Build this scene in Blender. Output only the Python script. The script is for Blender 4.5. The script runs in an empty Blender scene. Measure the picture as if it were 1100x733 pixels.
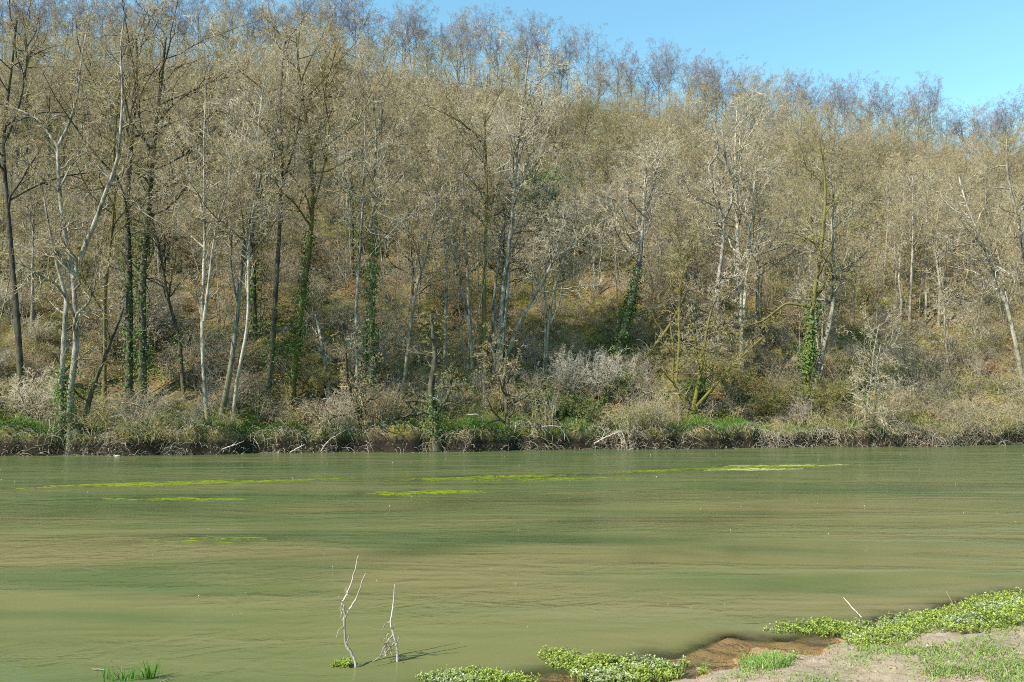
import bpy, math, random
import numpy as np
from mathutils import Vector, Matrix

R = math.radians
scene = bpy.context.scene
COL = scene.collection
# ------------------------------------------------------------------ camera
F = 856.0; PITCH = R(3.84); EYE = 2.5
cam_d = bpy.data.cameras.new("camera"); cam = bpy.data.objects.new("camera", cam_d); COL.objects.link(cam)
cam_d.sensor_width = 36; cam_d.lens = 36 * F / 1100; cam_d.clip_end = 3000; cam_d.clip_start = 0.1
cam.location = (0, 0, EYE); cam.rotation_euler = (R(90) + PITCH, 0, 0)
scene.camera = cam
# ------------------------------------------------------------------ sky and sun
SUN_AZ, SUN_EL = -122.0, 42.0      # azimuth from the view direction (+Y), clockwise
w = bpy.data.worlds.new("World"); scene.world = w; w.use_nodes = True
nt = w.node_tree; bg = nt.nodes["Background"]; bg.inputs[1].default_value = 0.118
sky = nt.nodes.new("ShaderNodeTexSky"); sky.sky_type = 'NISHITA'; sky.sun_disc = False
sky.sun_elevation = R(SUN_EL); sky.sun_rotation = R(SUN_AZ); sky.air_density = 1.2; sky.dust_density = 0.2; sky.ozone_density = 1.0
tint = nt.nodes.new("ShaderNodeMix"); tint.data_type = 'RGBA'; tint.blend_type = 'MULTIPLY'; tint.inputs[0].default_value = 1.0
tint.inputs[7].default_value = (.84, 1.20, 1.12, 1); nt.links.new(sky.outputs[0], tint.inputs[6]); nt.links.new(tint.outputs[2], bg.inputs[0])
sd = bpy.data.lights.new("sun", 'SUN'); sun = bpy.data.objects.new("sun", sd); COL.objects.link(sun)
sd.energy = 5.0; sd.angle = R(0.5); sd.color = (1, 0.93, 0.82)
az, el = R(SUN_AZ), R(SUN_EL)
to_sun = Vector((math.sin(az) * math.cos(el), math.cos(az) * math.cos(el), math.sin(el)))
sun.rotation_euler = to_sun.to_track_quat('Z', 'Y').to_euler()
scene.view_settings.view_transform = 'Standard'; scene.view_settings.look = 'None'
scene.view_settings.gamma = 1; scene.view_settings.exposure = 0.95; scene.view_settings.use_curve_mapping = False
scene.cycles.max_bounces = 5; scene.cycles.diffuse_bounces = 2; scene.cycles.glossy_bounces = 2
scene.cycles.transparent_max_bounces = 8; scene.cycles.use_denoising = False
scene.cycles.filter_width = 1.0
scene.cycles.caustics_reflective = False; scene.cycles.caustics_refractive = False

# ------------------------------------------------------------------ helpers
FW = np.array([0, math.cos(PITCH), math.sin(PITCH)]); UP = np.array([0, -math.sin(PITCH), math.cos(PITCH)]); RT = np.array([1., 0, 0])
def ray(px, py):
    return RT * ((px - 550) / F) + UP * ((366.5 - py) / F) + FW
def at_depth(px, py, y):
    d = ray(px, py); t = y / d[1]; return np.array([d[0] * t, y, EYE + d[2] * t])
def on_water(px, py, z=0.0):
    d = ray(px, py); t = (z - EYE) / d[2]; return np.array([d[0] * t, d[1] * t, z])

def tag(o, label=None, cat=None, group=None, kind=None):
    if label: o['label'] = label
    if cat: o['category'] = cat
    if group: o['group'] = group
    if kind: o['kind'] = kind
    return o
def link(name, me, parent=None):
    o = bpy.data.objects.new(name, me); COL.objects.link(o)
    if parent: o.parent = parent
    return o
def empty(name, loc, rz=0, s=1):
    o = bpy.data.objects.new(name, None); COL.objects.link(o); o.location = loc; o.rotation_euler = (0, 0, rz)
    o.scale = (s, s, s); o.empty_display_size = .3
    return o

def mesh(name, V, Fq, mats=(), midx=None, smooth=True):
    """V (n,3), Fq (m,4) quads"""
    me = bpy.data.meshes.new(name); V = np.asarray(V, np.float32); Fq = np.asarray(Fq, np.int32)
    k = Fq.shape[1]
    me.vertices.add(len(V)); me.vertices.foreach_set("co", V.ravel())
    me.loops.add(Fq.size); me.loops.foreach_set("vertex_index", Fq.ravel())
    me.polygons.add(len(Fq)); me.polygons.foreach_set("loop_start", np.arange(0, Fq.size, k, dtype=np.int32))
    me.polygons.foreach_set("use_smooth", np.full(len(Fq), smooth))
    for m in mats: me.materials.append(m)
    if midx is not None: me.polygons.foreach_set("material_index", np.asarray(midx, np.int32))
    me.update(calc_edges=True)
    return me

def nrm(a): return a / np.maximum(np.linalg.norm(a, axis=-1, keepdims=True), 1e-9)

class Geo:
    """collects quads of several materials into one mesh"""
    def __init__(s): s.V = []; s.F = []; s.M = []; s.n = 0
    def add(s, V, Fq, m=0):
        if len(V) == 0: return
        s.V.append(V); s.F.append(Fq + s.n); s.M.append(np.full(len(Fq), m)); s.n += len(V)
    def tubes(s, P, Rr, k=3, m=0):
        B, N = P.shape[:2]
        T = np.gradient(P, axis=1); T = nrm(T); mean = nrm(P[:, -1] - P[:, 0])
        ref = np.where(np.abs(mean[:, 2:3]) > .8, np.array([[1., 0, 0]]), np.array([[0, 0, 1.]]))
        U = np.cross(T, ref[:, None, :]); U = nrm(U); W = np.cross(T, U)
        a = np.arange(k) * 2 * math.pi / k
        ring = U[:, :, None, :] * np.cos(a)[None, None, :, None] + W[:, :, None, :] * np.sin(a)[None, None, :, None]
        V = P[:, :, None, :] + ring * Rr[:, :, None, None]
        idx = np.arange(B * N * k).reshape(B, N, k); nx = np.roll(idx, -1, axis=2)
        q = np.stack([idx[:, :-1], nx[:, :-1], nx[:, 1:], idx[:, 1:]], -1).reshape(-1, 4)
        s.add(V.reshape(-1, 3), q, m)
    def leaves(s, P, D, Nn, L, Wd, m=0):
        """rhombic folded leaves: P base, D direction, Nn normal-ish"""
        D = nrm(D); S = nrm(np.cross(D, Nn)); Nn = np.cross(S, D)
        L = np.broadcast_to(np.asarray(L, float).reshape(-1, 1), (len(P), 1)); Wd = np.broadcast_to(np.asarray(Wd, float).reshape(-1, 1), (len(P), 1))
        b = P; mid = P + D * L * .45 + Nn * L * .06; t = P + D * L - Nn * L * .08
        l = mid + S * Wd * .5 + Nn * Wd * .18; r = mid - S * Wd * .5 + Nn * Wd * .18
        V = np.stack([b, r, t, l], 1).reshape(-1, 3)
        q = np.arange(len(P) * 4).reshape(-1, 4)
        s.add(V, q, m)
    def blades(s, P, Hh, lean, Wd, rng, m=0):
        """grass blades, 2 quads each, tapering"""
        n = len(P); a = rng.uniform(0, 2 * math.pi, n); S = np.stack([np.cos(a), np.sin(a), 0 * a], 1)
        b = rng.uniform(0, 2 * math.pi, n); Ld = np.stack([np.cos(b), np.sin(b), 0 * b], 1) * (lean * Hh)[:, None]
        z = np.array([0, 0, 1.])
        m1 = P + z * (Hh * .55)[:, None] + Ld * .35; t = P + z * (Hh * (1 - .25 * lean))[:, None] + Ld
        w_ = S * (Wd / 2)[:, None]
        V = np.stack([P - w_, P + w_, m1 + w_ * .8, m1 - w_ * .8, t + w_ * .12, t - w_ * .12], 1).reshape(-1, 3)
        i = np.arange(n)[:, None] * 6
        q = np.concatenate([i + [0, 1, 2, 3], i + [3, 2, 4, 5]], 0)
        s.add(V, q, m)
    def build(s, name, mats, smooth=True):
        return mesh(name, np.concatenate(s.V), np.concatenate(s.F), mats, np.concatenate(s.M), smooth)

def smoothstep(a, b, x):
    t = np.clip((x - a) / (b - a), 0, 1); return t * t * (3 - 2 * t)
def wob(x, y, s=0.0):
    return (np.sin(x * .9 + s) * np.cos(y * .7 + 1.3 * s) + .6 * np.sin(x * 2.1 + y * 1.3 + s * 2) + .35 * np.sin(x * 4.3 - y * 3.7 + s * 3))

# ------------------------------------------------------------------ terrain functions
BA, BB, RUN = 35.75, 0.163, 74.0
def bank_y(x): return BA + BB * x + .40 * np.sin(x * .55) + .16 * np.sin(x * 1.7 + 1) + .10 * np.sin(x * 3.3 + np.sin(x)) + .05 * np.sin(x * 7.7)
_rp = [(-400, 60), (0, 78), (300, 78), (460, 88), (550, 104), (640, 119), (700, 128), (820, 150), (950, 162), (1050, 178), (1100, 186), (1500, 240)]
_rx, _rz = [], []
for px, py in _rp:
    d = ray(px, py); t = (BA + RUN) / (d[1] - BB * d[0]); _rx.append(d[0] * t); _rz.append(EYE + d[2] * t)
def ridge_h(x): return np.interp(x, _rx, _rz)
def far_z(x, y):
    x = np.asarray(x, float); y = np.asarray(y, float)
    s = y - bank_y(x)
    hb = .98 - .34 * smoothstep(0, 20, x) + .1 * np.sin(x * .8) + .13 * np.sin(x * 2.3 + np.sin(x * .7)) + .05 * np.sin(x * 5.1)
    under = -1.0 + smoothstep(-2.5, 0, s) * .95
    face = smoothstep(0, .24, s) * (hb + .05) - .05
    u = np.clip((s - 3.2) / (RUN - 3.2), 0, None)
    top = ridge_h(x)
    slope = (top - 1.3) * (np.minimum(u, 1) ** .97)
    relief = smoothstep(4, 16, s) * (.55 * wob(x * .12, y * .13, 1) + .22 * wob(x * .4, y * .45, 2) + .06 * wob(x * 1.3, y * 1.2, 4)) * (1 - .6 * smoothstep(RUN - 10, RUN, s))
    small = smoothstep(.3, 1, s) * .05 * wob(x * 2.2, y * 2.4, 5)
    over = -np.clip(s - RUN - 4, 0, None) * .12 - np.clip(s - RUN - 30, 0, None) * .1
    z = np.where(s < 0, under, face) + smoothstep(.4, 4, s) * .35 + slope + relief + small + over
    return np.maximum(z, -1.2 + 0 * z) if False else z
def ground_hit(px, py, smin=0.0):
    """where the pixel's ray meets the far bank or the slope"""
    d = ray(px, py); t = np.arange(28, 160, .05); P = np.array([0, 0, EYE]) + d[None] * t[:, None]
    z = far_z(P[:, 0], P[:, 1]); ok = (P[:, 2] <= z) & (P[:, 1] - bank_y(P[:, 0]) >= smin)
    i = int(np.argmax(ok)) if ok.any() else len(t) - 1
    return np.array([P[i, 0], P[i, 1], z[i]])
_sp = [(-400, 800), (300, 775), (560, 752), (640, 742), (735, 731), (790, 717), (835, 707), (868, 706), (905, 690), (935, 676), (990, 664), (1035, 650), (1100, 641), (1500, 610)]
_sx, _sy = zip(*[tuple(on_water(a, b)[:2]) for a, b in _sp])
def shore_y(x): return np.interp(x, _sx, _sy) + .05 * np.sin(x * 6.3) + .03 * np.sin(x * 14 + 1)
def near_z(x, y):
    x = np.asarray(x, float); y = np.asarray(y, float)
    s = shore_y(x) - y      # >0 on land
    land = .17 * (1 - np.exp(-np.clip(s, 0, None) / .55)) + np.clip(s, 0, None) * .075
    under = -.035 * (1 - np.exp(-np.clip(-s, 0, None) / .25)) - np.clip(-s - .1, 0, None) * .02 - np.clip(-s - np.interp(x, [-.5, .3, 2.2, 3.2, 3.9], [.25, .6, .75, .5, .12]), 0, None) * .28
    z = np.where(s > 0, land, under) + .018 * wob(x * 2.4, y * 2.6, 3) + .006 * wob(x * 9, y * 10, 6) + (.012 * wob(x * 5.3, y * 6.1, 9) + .008 * wob(x * 13, y * 11, 2)) * smoothstep(.6, -.1, s) * smoothstep(-2, -.3, s)
    return np.maximum(z, -1.4)

# ------------------------------------------------------------------ materials
class NM:
    def __init__(s, name):
        s.m = bpy.data.materials.new(name); s.m.use_nodes = True; s.t = s.m.node_tree; s.t.nodes.clear()
        s.out = s.n("OutputMaterial")
    def n(s, typ, **kw):
        nd = s.t.nodes.new("ShaderNode" + typ)
        for k, v in kw.items():
            if k.startswith("i_"):
                key = k[2:]; key = int(key) if key.isdigit() else key.replace("_", " ")
                if hasattr(v, "is_output"): s.t.links.new(v, nd.inputs[key])
                else: nd.inputs[key].default_value = v
            else: setattr(nd, k, v)
        return nd
    def l(s, a, b): s.t.links.new(a, b)
    def noise(s, vec, scale, detail=3, rough=.55, dist=0):
        return s.n("TexNoise", i_Vector=vec, i_Scale=scale, i_Detail=detail, i_Roughness=rough, i_Distortion=dist).outputs[0]
    def ramp(s, fac, stops):
        r = s.n("ValToRGB", i_Fac=fac); e = r.color_ramp.elements
        while len(e) < len(stops): e.new(.5)
        for el_, (p, c) in zip(e, stops):
            el_.position = p; el_.color = tuple(c) + (1,) if len(c) == 3 else c
        return r.outputs[0]
    def mix(s, fac, a, b, bt='MIX'):
        m = s.n("Mix", data_type='RGBA', blend_type=bt)
        for sock, v in ((m.inputs[0], fac), (m.inputs[6], a), (m.inputs[7], b)):
            if hasattr(v, "is_output"): s.l(v, sock)
            else: sock.default_value = (tuple(v) + (1,)) if isinstance(v, tuple) and len(v) == 3 else v
        return m.outputs[2]
    def math(s, op, a, b=0.0, c=0.0, clamp=False):
        m = s.n("Math", operation=op, use_clamp=clamp)
        for i, v in enumerate((a, b, c)):
            if hasattr(v, "is_output"): s.l(v, m.inputs[i])
            else: m.inputs[i].default_value = v
        return m.outputs[0]
    def mrange(s, v, a, b, c=0., d=1.):
        return s.n("MapRange", i_0=v, i_1=a, i_2=b, i_3=c, i_4=d).outputs[0]
    def principled(s, col, rough=.8, normal=None, spec=.3):
        p = s.n("BsdfPrincipled"); 
        if hasattr(col, "is_output"): s.l(col, p.inputs["Base Color"])
        else: p.inputs["Base Color"].default_value = tuple(col) + (1,)
        if hasattr(rough, "is_output"): s.l(rough, p.inputs["Roughness"])
        else: p.inputs["Roughness"].default_value = rough
        p.inputs["Specular IOR Level"].default_value = spec
        if normal is not None: s.l(normal, p.inputs["Normal"])
        return p
    def done(s, sh): s.l(sh, s.out.inputs[0]); return s.m
    def bump(s, h, strength=.5, dist=.02):
        return s.n("Bump", i_Height=h, i_Strength=strength, i_Distance=dist).outputs[0]

def bark(name, light, dark, moss=0.0, mosscol=(.13, .115, .04), patch=.5):
    b = NM(name); tc = b.n("TexCoord").outputs["Object"]; rnd = b.n("ObjectInfo").outputs["Random"]
    mp = b.n("Mapping", i_Vector=tc, i_Scale=(1, 1, .35)).outputs[0]
    n1 = b.noise(mp, 5, 5, .65); n2 = b.noise(mp, 28, 3); n3 = b.math('ADD', b.noise(tc, 1.3, 3), b.mrange(b.n("SeparateXYZ", i_0=tc).outputs[2], 3.5, 0, 0, .3))
    c = b.mix(b.ramp(n1, [(patch - .12, (0, 0, 0)), (patch + .1, (1, 1, 1))]), dark, light)
    c = b.mix(b.mrange(n2, .35, .7, 0, .45), c, tuple(v * .5 for v in dark))
    c = b.mix(1.0, c, b.ramp(rnd, [(0, (.75, .75, .75)), (1, (1.15, 1.12, 1.05))]), 'MULTIPLY')
    if moss > 0:
        mk = b.mrange(b.math('ADD', n3, b.math('MULTIPLY', n1, .7)), 1.15 - moss * .8, 1.5 - moss * .8, 0, .85)
        c = b.mix(mk, c, b.mix(n2, mosscol, tuple(v * 1.5 for v in mosscol)))
    return b.done(b.principled(c, .9, b.bump(n2, .6, .02), .2).outputs[0])
M = {}
M['pale'] = bark('bark_pale', (.50, .465, .40), (.10, .088, .07), .34, patch=.50)
M['grey'] = bark('bark_grey', (.36, .33, .27), (.085, .075, .06), .35)
M['dark'] = bark('bark_dark', (.13, .115, .09), (.04, .036, .03), .35, (.075, .075, .03))
M['mossy'] = bark('bark_mossy', (.17, .14, .09), (.06, .05, .03), .62, (.115, .105, .022))
M['ridge'] = bark('bark_ridge', (.20, .19, .21), (.09, .085, .09), .1)

def twig(name, cols, noise_scale=.6):
    b = NM(name); tc = b.n("TexCoord").outputs["Object"]; rnd = b.n("ObjectInfo").outputs["Random"]
    base = b.ramp(rnd, [(i / (len(cols) - 1), c) for i, c in enumerate(cols)])
    n = b.noise(tc, noise_scale, 2); n2 = b.noise(tc, 7, 2)
    c = b.mix(b.mrange(n, .35, .65, 0, .55), base, tuple(v * .62 for v in cols[0]))
    c = b.mix(b.mrange(n2, .45, .68, 0, .5), c, tuple(min(1, v * 1.9) for v in cols[-1]))
    return b.done(b.principled(c, .85, None, .25).outputs[0])
M['tw_tan'] = twig('twig_tan', [(.31, .25, .145), (.37, .295, .175), (.40, .32, .18)])
M['tw_olive'] = twig('twig_olive', [(.23, .205, .09), (.29, .255, .12), (.32, .275, .14)])
M['tw_grey'] = twig('twig_grey', [(.38, .325, .23), (.45, .39, .28), (.50, .43, .31)])
M['tw_ridge'] = twig('twig_ridge', [(.235, .21, .265), (.25, .225, .26), (.265, .23, .25)])
M['tw_pale'] = twig('twig_pale', [(.34, .31, .24), (.38, .34, .27), (.42, .38, .30)])

def leafm(name, c1, c2, trans=.25, rough=.5, scale=3):
    b = NM(name); tc = b.n("TexCoord").outputs["Object"]; g = b.n("NewGeometry").outputs["Random Per Island"]
    col = b.mix(g, c1, c2); col = b.mix(b.mrange(b.noise(tc, scale, 2), .3, .7, 0, .5), col, tuple(v * .6 for v in c1))
    p = b.principled(col, rough, None, .4)
    p.inputs['Specular IOR Level'].default_value = .12 if 'ivy' in name else .35
    tr = b.n("BsdfTranslucent", i_Color=col)
    return b.done(b.n("MixShader", i_0=trans, i_1=p.outputs[0], i_2=tr.outputs[0]).outputs[0])
M['ivy'] = leafm('ivy_leaf', (.07, .13, .03), (.17, .25, .07), .2, .6)
M['bud'] = leafm('bud', (.30, .26, .06), (.36, .34, .10), .3)
M['catkin'] = leafm('catkin', (.33, .27, .08), (.26, .20, .09), .3)
M['yleaf'] = leafm('young_leaf', (.16, .17, .02), (.26, .24, .04), .35)
M['grass'] = leafm('grass_blade', (.095, .19, .025), (.17, .27, .045), .35, .5, 1.2)
M['drygrass'] = leafm('dry_grass', (.34, .28, .17), (.46, .40, .27), .3)
M['bright'] = leafm('cress_leaf', (.26, .36, .05), (.45, .50, .12), .3, .35)
M['palecress'] = leafm('pale_cress_leaf', (.32, .40, .17), (.50, .54, .30), .3, .35)
M['weed'] = leafm('water_weed', (.14, .20, .01), (.32, .35, .02), .2, .5)
M['deepweed'] = leafm('deep_weed', (.05, .14, .015), (.09, .19, .025), .1, .6)
M['palweed'] = leafm('pale_weed', (.42, .46, .12), (.60, .60, .30), .2, .3)
M['blade'] = leafm('green_blade', (.05, .19, .01), (.14, .34, .03), .35, .35)
M['bramble'] = leafm('bramble_leaf', (.05, .075, .02), (.10, .12, .035), .2)
M['litter'] = leafm('dead_leaf', (.20, .115, .055), (.34, .22, .12), .1)
M['stickpale'] = bark('driftwood_pale', (.58, .53, .46), (.24, .20, .16), 0, patch=.44)
M['stickgrey'] = twig('dead_stem', [(.19, .155, .11), (.28, .235, .17), (.38, .33, .25)])

# --- ground materials
b = NM('hillside_litter'); pos = b.n("NewGeometry").outputs["Position"]
sp = b.n("SeparateXYZ", i_0=pos)
n1 = b.noise(pos, .16, 4, .6); n2 = b.noise(pos, .9, 5, .7); n3 = b.noise(pos, 9, 6, .8); n4 = b.noise(b.n("Mapping", i_Vector=pos, i_Location=(31, 9, 4)).outputs[0], .28, 5, .7)
c = b.ramp(n3, [(.36, (.05, .034, .02)), (.5, (.20, .14, .08)), (.62, (.42, .32, .20))])
c = b.mix(b.mrange(n2, .38, .56, 0, .85), c, b.mix(b.mrange(n3, .4, .6), (.07, .07, .015), (.26, .22, .05)))
c = b.mix(b.mrange(n4, .5, .62, 0, .75), c, b.mix(n3, (.05, .085, .012), (.20, .17, .03)))
c = b.mix(b.mrange(n1, .52, .62, 0, .5), c, (.19, .12, .07))
sdist = b.math('SUBTRACT', sp.outputs[1], b.math('ADD', b.math('MULTIPLY', sp.outputs[0], BB), BA))
gr = b.math('MULTIPLY', b.mrange(sdist, .3, .7), b.mrange(b.math('ADD', sdist, b.math('MULTIPLY', n2, 3)), 6.0, 3.6))
c = b.mix(b.math('MULTIPLY', gr, .85), c, b.mix(n3, (.03, .09, .01), (.12, .20, .03)))
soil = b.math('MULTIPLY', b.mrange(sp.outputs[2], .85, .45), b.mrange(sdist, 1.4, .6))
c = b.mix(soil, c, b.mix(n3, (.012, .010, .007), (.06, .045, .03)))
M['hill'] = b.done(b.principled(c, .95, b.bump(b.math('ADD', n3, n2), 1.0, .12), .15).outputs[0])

b = NM('bank_mud'); pos = b.n("NewGeometry").outputs["Position"]; sp = b.n("SeparateXYZ", i_0=pos)
n1 = b.noise(pos, 1.1, 5, .6); n2 = b.noise(pos, 9, 5, .65); n3 = b.noise(pos, 70, 3, .7)
c = b.ramp(n2, [(.3, (.21, .15, .10)), (.55, (.32, .245, .175)), (.8, (.40, .325, .245))])
c = b.mix(b.mrange(n3, .5, .75, 0, .35), c, (.14, .10, .07))
c = b.mix(b.mrange(n1, .5, .68, 0, .6), c, (.15, .18, .06))
wet = b.mrange(b.math('ADD', sp.outputs[2], b.math('MULTIPLY', n2, .05)), .085, .02)
c = b.mix(wet, c, b.mix(n2, (.22, .12, .05), (.42, .27, .13)))
rough = b.mrange(wet, 0, 1, .95, .35)
M['mud'] = b.done(b.principled(c, rough, b.bump(b.math('ADD', n2, b.math('MULTIPLY', n3, .4)), .7, .03), .3).outputs[0])

# --- water
b = NM('river_water'); pos = b.n("NewGeometry").outputs["Position"]
flow = b.n("Mapping", i_Vector=pos, i_Rotation=(0, 0, R(-8)), i_Scale=(.16, .75, 1)).outputs[0]
flow2 = b.n("Mapping", i_Vector=pos, i_Rotation=(0, 0, R(-20)), i_Scale=(.8, 1.2, 1)).outputs[0]
big = b.noise(flow, .55, 4, .55, .6); mid = b.noise(flow, 1.5, 4, .6, .4); brn = b.noise(b.n("Mapping", i_Vector=pos, i_Rotation=(0, 0, R(-9)), i_Scale=(.06, .3, 1), i_Location=(7, 3, 0)).outputs[0], 1, 3, .55, .5)
mc = b.mix(b.mrange(brn, .38, .62), (.138, .140, .054), (.162, .145, .062))
mc = b.mix(b.mrange(big, .45, .60, 0, .8), mc, (.068, .102, .036))
mc = b.mix(b.mrange(mid, .56, .80, 0, .3), mc, (.085, .118, .026))
mc = b.mix(b.mrange(b.math('ADD', b.n("SeparateXYZ", i_0=pos).outputs[1], b.math('MULTIPLY', big, 12)), 19, 31, 0, .6), mc, (.078, .112, .040))
murk = b.n("Attribute", attribute_name="murk").outputs["Fac"]
w1 = b.n("TexNoise", i_Vector=flow2, i_Scale=2.2, i_Detail=4, i_Roughness=.55, i_Distortion=.8).outputs[0]
w2 = b.n("TexNoise", i_Vector=flow2, i_Scale=6, i_Detail=4, i_Roughness=.65, i_Distortion=.5).outputs[0]
calm = b.mrange(b.noise(flow, .8, 3, .6, .5), .40, .66, .12, 1.25)
h = b.math('MULTIPLY', b.math('ADD', b.math('MULTIPLY', w1, .8), b.math('MULTIPLY', w2, .25)), calm)
bm = b.bump(h, .8, .08)
dif = b.n("BsdfDiffuse", i_Color=mc); tra = b.n("BsdfTransparent", i_Color=(1, .99, .93, 1))
body = b.n("MixShader", i_0=murk, i_1=tra.outputs[0], i_2=dif.outputs[0])
fr = b.n("Fresnel", i_IOR=1.33, i_Normal=bm)
gl = b.n("BsdfGlossy", i_Roughness=.13, i_Normal=bm)
fac = b.math('MULTIPLY', fr.outputs[0], .82)
M['water'] = b.done(b.n("MixShader", i_0=fac, i_1=body.outputs[0], i_2=gl.outputs[0]).outputs[0])
b = NM('white_foam'); M['foam'] = b.done(b.principled((.75, .75, .70), .6).outputs[0])
b = NM('pale_stone'); tc = b.n("TexCoord").outputs["Object"]; n = b.noise(tc, 6, 4)
M['stone'] = b.done(b.principled(b.mix(n, (.22, .20, .17), (.42, .39, .34)), .85, b.bump(n, .5, .02)).outputs[0])

# ------------------------------------------------------------------ ground, bed and water sheets
def sheet(name, xs, ys, zf, mat):
    X, Y = np.meshgrid(xs, ys); Z = zf(X, Y); V = np.stack([X, Y, Z], -1).reshape(-1, 3)
    ny, nx = X.shape; i = np.arange(nx * ny).reshape(ny, nx)
    q = np.stack([i[:-1, :-1], i[:-1, 1:], i[1:, 1:], i[1:, :-1]], -1).reshape(-1, 4)
    return mesh(name, V, q, [mat])
def spaced(segs):
    out = []
    for a, b_, st in segs: out.append(np.arange(a, b_, st))
    out.append([segs[-1][1]]); return np.concatenate(out)
xs = spaced([(-900, -150, 50), (-150, -40, 4), (-40, 50, .2), (50, 170, 4), (170, 900, 50)])
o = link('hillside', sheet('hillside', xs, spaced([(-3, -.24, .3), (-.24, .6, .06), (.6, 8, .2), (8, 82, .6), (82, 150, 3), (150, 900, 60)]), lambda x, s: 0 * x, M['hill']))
# shear the grid so its rows follow the bank
co = np.empty(len(o.data.vertices) * 3, np.float32); o.data.vertices.foreach_get("co", co); co = co.reshape(-1, 3)
co[:, 1] = np.maximum(co[:, 1] + BA + BB * np.clip(co[:, 0], -150, 170) + np.where(co[:, 1] < 12, bank_y(co[:, 0]) - BA - BB * co[:, 0], 0) * (np.abs(co[:, 0]) < 150), 12.0)
co[:, 2] = np.where(np.abs(co[:, 0]) > 150, np.minimum(far_z(np.clip(co[:, 0], -150, 170), co[:, 1]), 60), far_z(co[:, 0], co[:, 1]))
o.data.vertices.foreach_set("co", co.ravel()); o.data.update()
tag(o, 'steep wooded hillside of leaf litter and moss across the river', 'hillside', kind='structure')
o = link('near_bank', sheet('near_bank', spaced([(-900, -60, 60), (-60, -12, 1.5), (-12, 14, .06), (14, 60, 1.5), (60, 900, 60)]), spaced([(-200, -5, 15), (-5, 5, .5), (5, 12, .05), (12, 33, 1.5)]), near_z, M['mud']))
tag(o, 'muddy near bank and river bed with a gentle slope into the water', 'river bank', kind='structure')
X = spaced([(-900, -60, 60), (-60, -12, 1), (-12, 14, .1), (14, 60, 1), (60, 900, 60)])
me = sheet('river', X, spaced([(2, 5, .5), (5, 10, .05), (10, 13, .1), (13, 45, .16), (45, 60, 5)]), lambda x, y: 0 * x, M['water'])
# water only where it should be: rows are sheared towards both banks by the terrain itself
co = np.empty(len(me.vertices) * 3, np.float32); me.vertices.foreach_get("co", co); co = co.reshape(-1, 3)
far = co[:, 1] > 40; co[:, 1] = np.where(np.abs(co[:, 0]) > 60, np.where(co[:, 1] > 30, co[:, 1] + BB * co[:, 0] * 1.0, co[:, 1]), co[:, 1])
me.vertices.foreach_set("co", co.ravel())
dep = np.where(co[:, 1] < 20, -near_z(co[:, 0], co[:, 1]), 1.0)
WEEDS = [(20, 320, 524, 516, .5, .6), (95, 240, 537, 536, .4, .5), (380, 480, 532, 529, .5, .6), (400, 580, 517, 511, .5, .6), (520, 700, 516, 507, .4, .5), (700, 892, 506, 500, .9, .6), (120, 330, 582, 579, .35, .4),
         (-40, 300, 552, 545, .8, .4), (370, 700, 545, 534, 1.0, .45), (560, 860, 566, 552, .7, .35), (300, 760, 596, 574, .6, .35), (-20, 330, 500, 497, .8, .3), (760, 1090, 534, 522, .8, .25), (660, 830, 600, 590, .45, .25)]
mk = 1 - np.exp(-(np.clip(dep - .004, 0, None) / .075) ** 1.6)
for (u0, u1, v0, v1, wd_, am) in WEEDS:
    A_, B_ = on_water(u0, v0)[:2], on_water(u1, v1)[:2]; ax_ = B_ - A_; L_ = np.linalg.norm(ax_); ax_ = ax_ / L_; rel = co[:, :2] - (A_ + B_) / 2
    uu = rel @ ax_ / (L_ / 2); vv = (rel @ np.array([-ax_[1], ax_[0]]) + .25 * np.sin(uu * 5 + u0)) / wd_
    mk = mk * (1 - am * np.exp(-np.abs(uu) ** 3) * np.exp(-vv ** 2) * (.8 + .2 * np.sin(uu * 9 + v0)))
a = me.attributes.new("murk", 'FLOAT', 'POINT'); a.data.foreach_set("value", mk.astype(np.float32))
me.update()
tag(link('river', me), 'murky olive green river with a slow rippled surface', 'river', kind='structure')

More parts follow.
